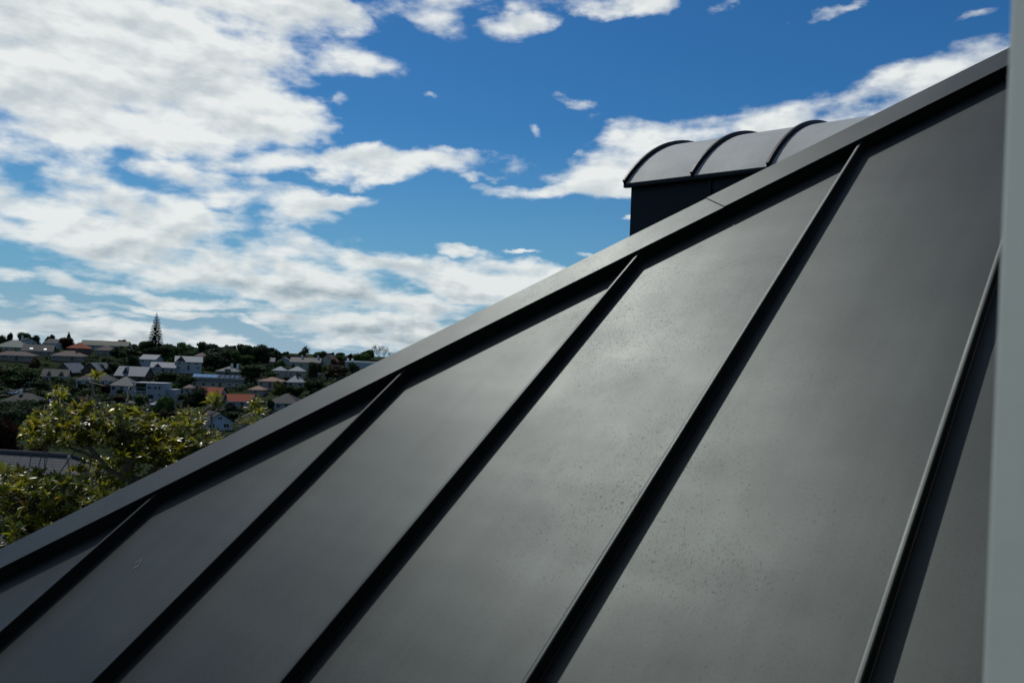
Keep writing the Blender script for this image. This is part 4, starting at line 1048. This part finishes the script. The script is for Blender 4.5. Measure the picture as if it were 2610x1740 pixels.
def rosette(c, axis, n, sc):
    global nleaf
    q = axis.to_track_quat('Z', 'Y'); a0 = rt.uniform(0, 6.28)
    for k in range(n):
        u = k/n; tilt = R(-68+rt.uniform(-10, 10)+82*u); az = a0+k*2.39996+rt.uniform(-.2, .2)
        vi = rt.randrange(3); v, f = LEAFS[vi]; s_ = sc*rt.uniform(.75, 1.15)*(.7+.3*(1-u))
        M_ = Matrix.Translation(c-axis*.05*(1-u)) @ q.to_matrix().to_4x4() @ Matrix.Rotation(az, 4, 'Z') @ Matrix.Rotation(tilt, 4, 'Y') @ Matrix.Rotation(rt.uniform(-.5, .5), 4, 'X') @ Matrix.Diagonal((s_, s_, s_, 1))
        parts.append((M_, vi))
for (px, py, rx, ry, dep, n) in blobs:
    for i in range(int(n*2.6) if n > 8 else n+1):
        while True:
            a, b = rt.uniform(-1, 1), rt.uniform(-1, 1)
            if a*a+b*b <= 1: break
        c = at(px+a*rx, py+b*ry, dep+rt.gauss(0, .55))
        axis = Vector((rt.gauss(0, .45), rt.gauss(-.15, .45), 1)).normalized()
        rosette(c, axis, rt.randint(10, 15), rt.uniform(.85, 1.15))
        near = min(LIMB, key=lambda p: (p-c).length_squared)
        if (near-c).length < .7:
            mid = near.lerp(c, .5)+Vector((rt.gauss(0, .08), rt.gauss(0, .08), rt.gauss(-.05, .08))); twig.tube([GTI @ near, GTI @ mid, GTI @ (c-axis*.06)], [.009, .007, .005], 4, False)
twig.build('twigs', BARKP, gt)['kind'] = 'stuff'
parts.sort(key=lambda p: (p[0].translation-EYE).length*(1.0 if True else 1))
vis = [p for p in parts]
top_sorted = sorted(range(len(parts)), key=lambda i: at_y(*parts[i][0].translation))       # the ones that stand clear at the top show largest
pick = set(top_sorted[:300])
for i, (M_, vi) in enumerate(parts):
    M2 = GTI @ M_
    if i in pick:
        o = bpy.data.objects.new('leaf', LMESH[vi]); C.objects.link(o); o.parent = gt; o.matrix_local = M2
    else:
        v, f = LEAFS[vi]; b0 = len(allf.v); allf.v += [M2 @ q for q in v]; allf.f += [[b0+k for k in q] for q in f]
fo = allf.build('foliage', GLOSS, gt, True); fo['kind'] = 'stuff'

# ------------------------------------------------------------------ parked cars, poles
CARM = {k: pmat('car_paint_'+k, c, .25, .03, 1.0, spec=.6) for k, c in {'silver': (.42, .44, .46), 'white': (.7, .7, .7), 'blue': (.08, .14, .24), 'dark': (.03, .03, .035)}.items()}
TYRE = pmat('tyre', (.02, .02, .02), .8, .1, 4.0); RIM = pmat('rim', (.4, .4, .42), .35, .05, 4.0, metal=.8); LAMPM = pmat('lamp_glass', (.6, .6, .58), .1, .02, 1.0, spec=.8)
def car(px, py, dist, paint, yaw, label):
    p = at(px, py, dist); z = max(ground(p.x, p.y)+.36, p.z-.8)
    t = empty('parked_car', (p.x, p.y, z), R(yaw)); tag(t, label, 'car', 'cars parked on the hillside')
    sec = [(-2.15, .35), (-2.15, .78), (-1.95, .92), (-1.0, .98), (1.55, 1.0), (2.05, .95), (2.12, .6), (2.1, .35)]
    def extr(sec, w0, w1, name, mat):
        mb = MB(); n = len(sec)
        for s_ in (-1, 1):
            for i, (x, zz_) in enumerate(sec): mb.v.append(Vector((x, s_*(w0 if zz_ < .9 else w1), zz_)))
        mb.f.append(list(range(n))); mb.f.append([n+k for k in reversed(range(n))])
        for k in range(n): mb.f.append([k, n+k, n+(k+1) % n, (k+1) % n])
        return mb.build(name, mat, t)
    extr(sec, .87, .80, 'body', CARM[paint])
    extr([(-1.05, .985), (-.45, 1.36), (1.05, 1.38), (1.6, 1.003)], .74, .66, 'windows', PANE)
    extr([(-.48, 1.365), (-.35, 1.43), (.9, 1.45), (1.1, 1.385)], .66, .60, 'roof', CARM[paint])
    for x in (-1.35, 1.3):
        for y in (-.82, .82):
            w = MB().tube([(x, y-.1, .31), (x, y+.1, .31)], .31, 12).build('wheel', TYRE, t)
            MB().tube([(x, y-.115, .31), (x, y+.115, .31)], .18, 10).build('rim', RIM, w)
    for y in (-.6, .6): MB().box(-2.18, -2.12, y-.16, y+.16, .62, .76).build('headlight', LAMPM, t)
car(139, 1019, 272, 'silver', 75, 'silver car parked near the white bungalow, farther of two')
car(141, 1030, 262, 'white', 80, 'white car parked near the white bungalow, nearer of two')
car(222, 1031, 263, 'dark', 12, 'dark car with a bright windscreen glint left of the brown bush')
car(400, 1029, 258, 'white', 70, 'white car parked below the modern flat-roofed house')
car(432, 1046, 248, 'silver', 10, 'silver car parked on the street right of the modern house')
car(27, 1008, 306, 'white', 10, 'white car parked behind the white bungalow')
POLE = pmat('pole_timber', (.16, .14, .12), .85, .2, 3.0)
def pole(px, yt, yb, dist, label, name='power_pole', lamp=False):
    a = at(px, yt, dist); g = ground(a.x, a.y); t = empty(name, (a.x, a.y, g)); tag(t, label, 'pole'); h = a.z-g
    MB().tube([(0,0,-.5), (0,0,h)], [.17, .11], 8).build('shaft', POLE, t)
    if lamp: MB().box(-.1, 1.1, -.1, .1, h-.1, h+.06).build('lamp_head', RIM, t)
    else:
        arm = MB().box(-1.1, 1.1, -.06, .06, h-.75, h-.62).build('crossarm', POLE, t)
        for x in (-1.0, -.4, .4, 1.0): MB().tube([(x, 0, h-.62), (x, 0, h-.42)], .05, 6).build('insulator', CHIM['w'], arm)
pole(75, 970, 1010, 300, 'grey timber power pole in front of the big rounded green tree')
pole(405, 1028, 1045, 250, 'slim lamp post on the street below the modern house', 'lamp_post', True)
# small dried splash on a roof pan
d_ = ray(355, 1435); p_ = EYE+d_*(-(RD-.0012)/d_.dot(RN)); mb = MB(); rr_ = random.Random(2)
for i in range(14):
    c_ = p_+RU*rr_.gauss(0, .008)+RV*rr_.gauss(0, .009); a_ = rr_.uniform(0, 3.14); r_ = rr_.uniform(.0008, .0026)
    mb.poly([c_+RU*(r_*2.2*math.cos(t))+RV*(r_*math.sin(t)) for t in [6.283*k/8 for k in range(8)]]); p_ = p_+RN*.00002
SPL = pmat('dried_splash', (.17, .165, .15), .9, .2, 40.0)
rpart('bird_dropping', mb, SPL)
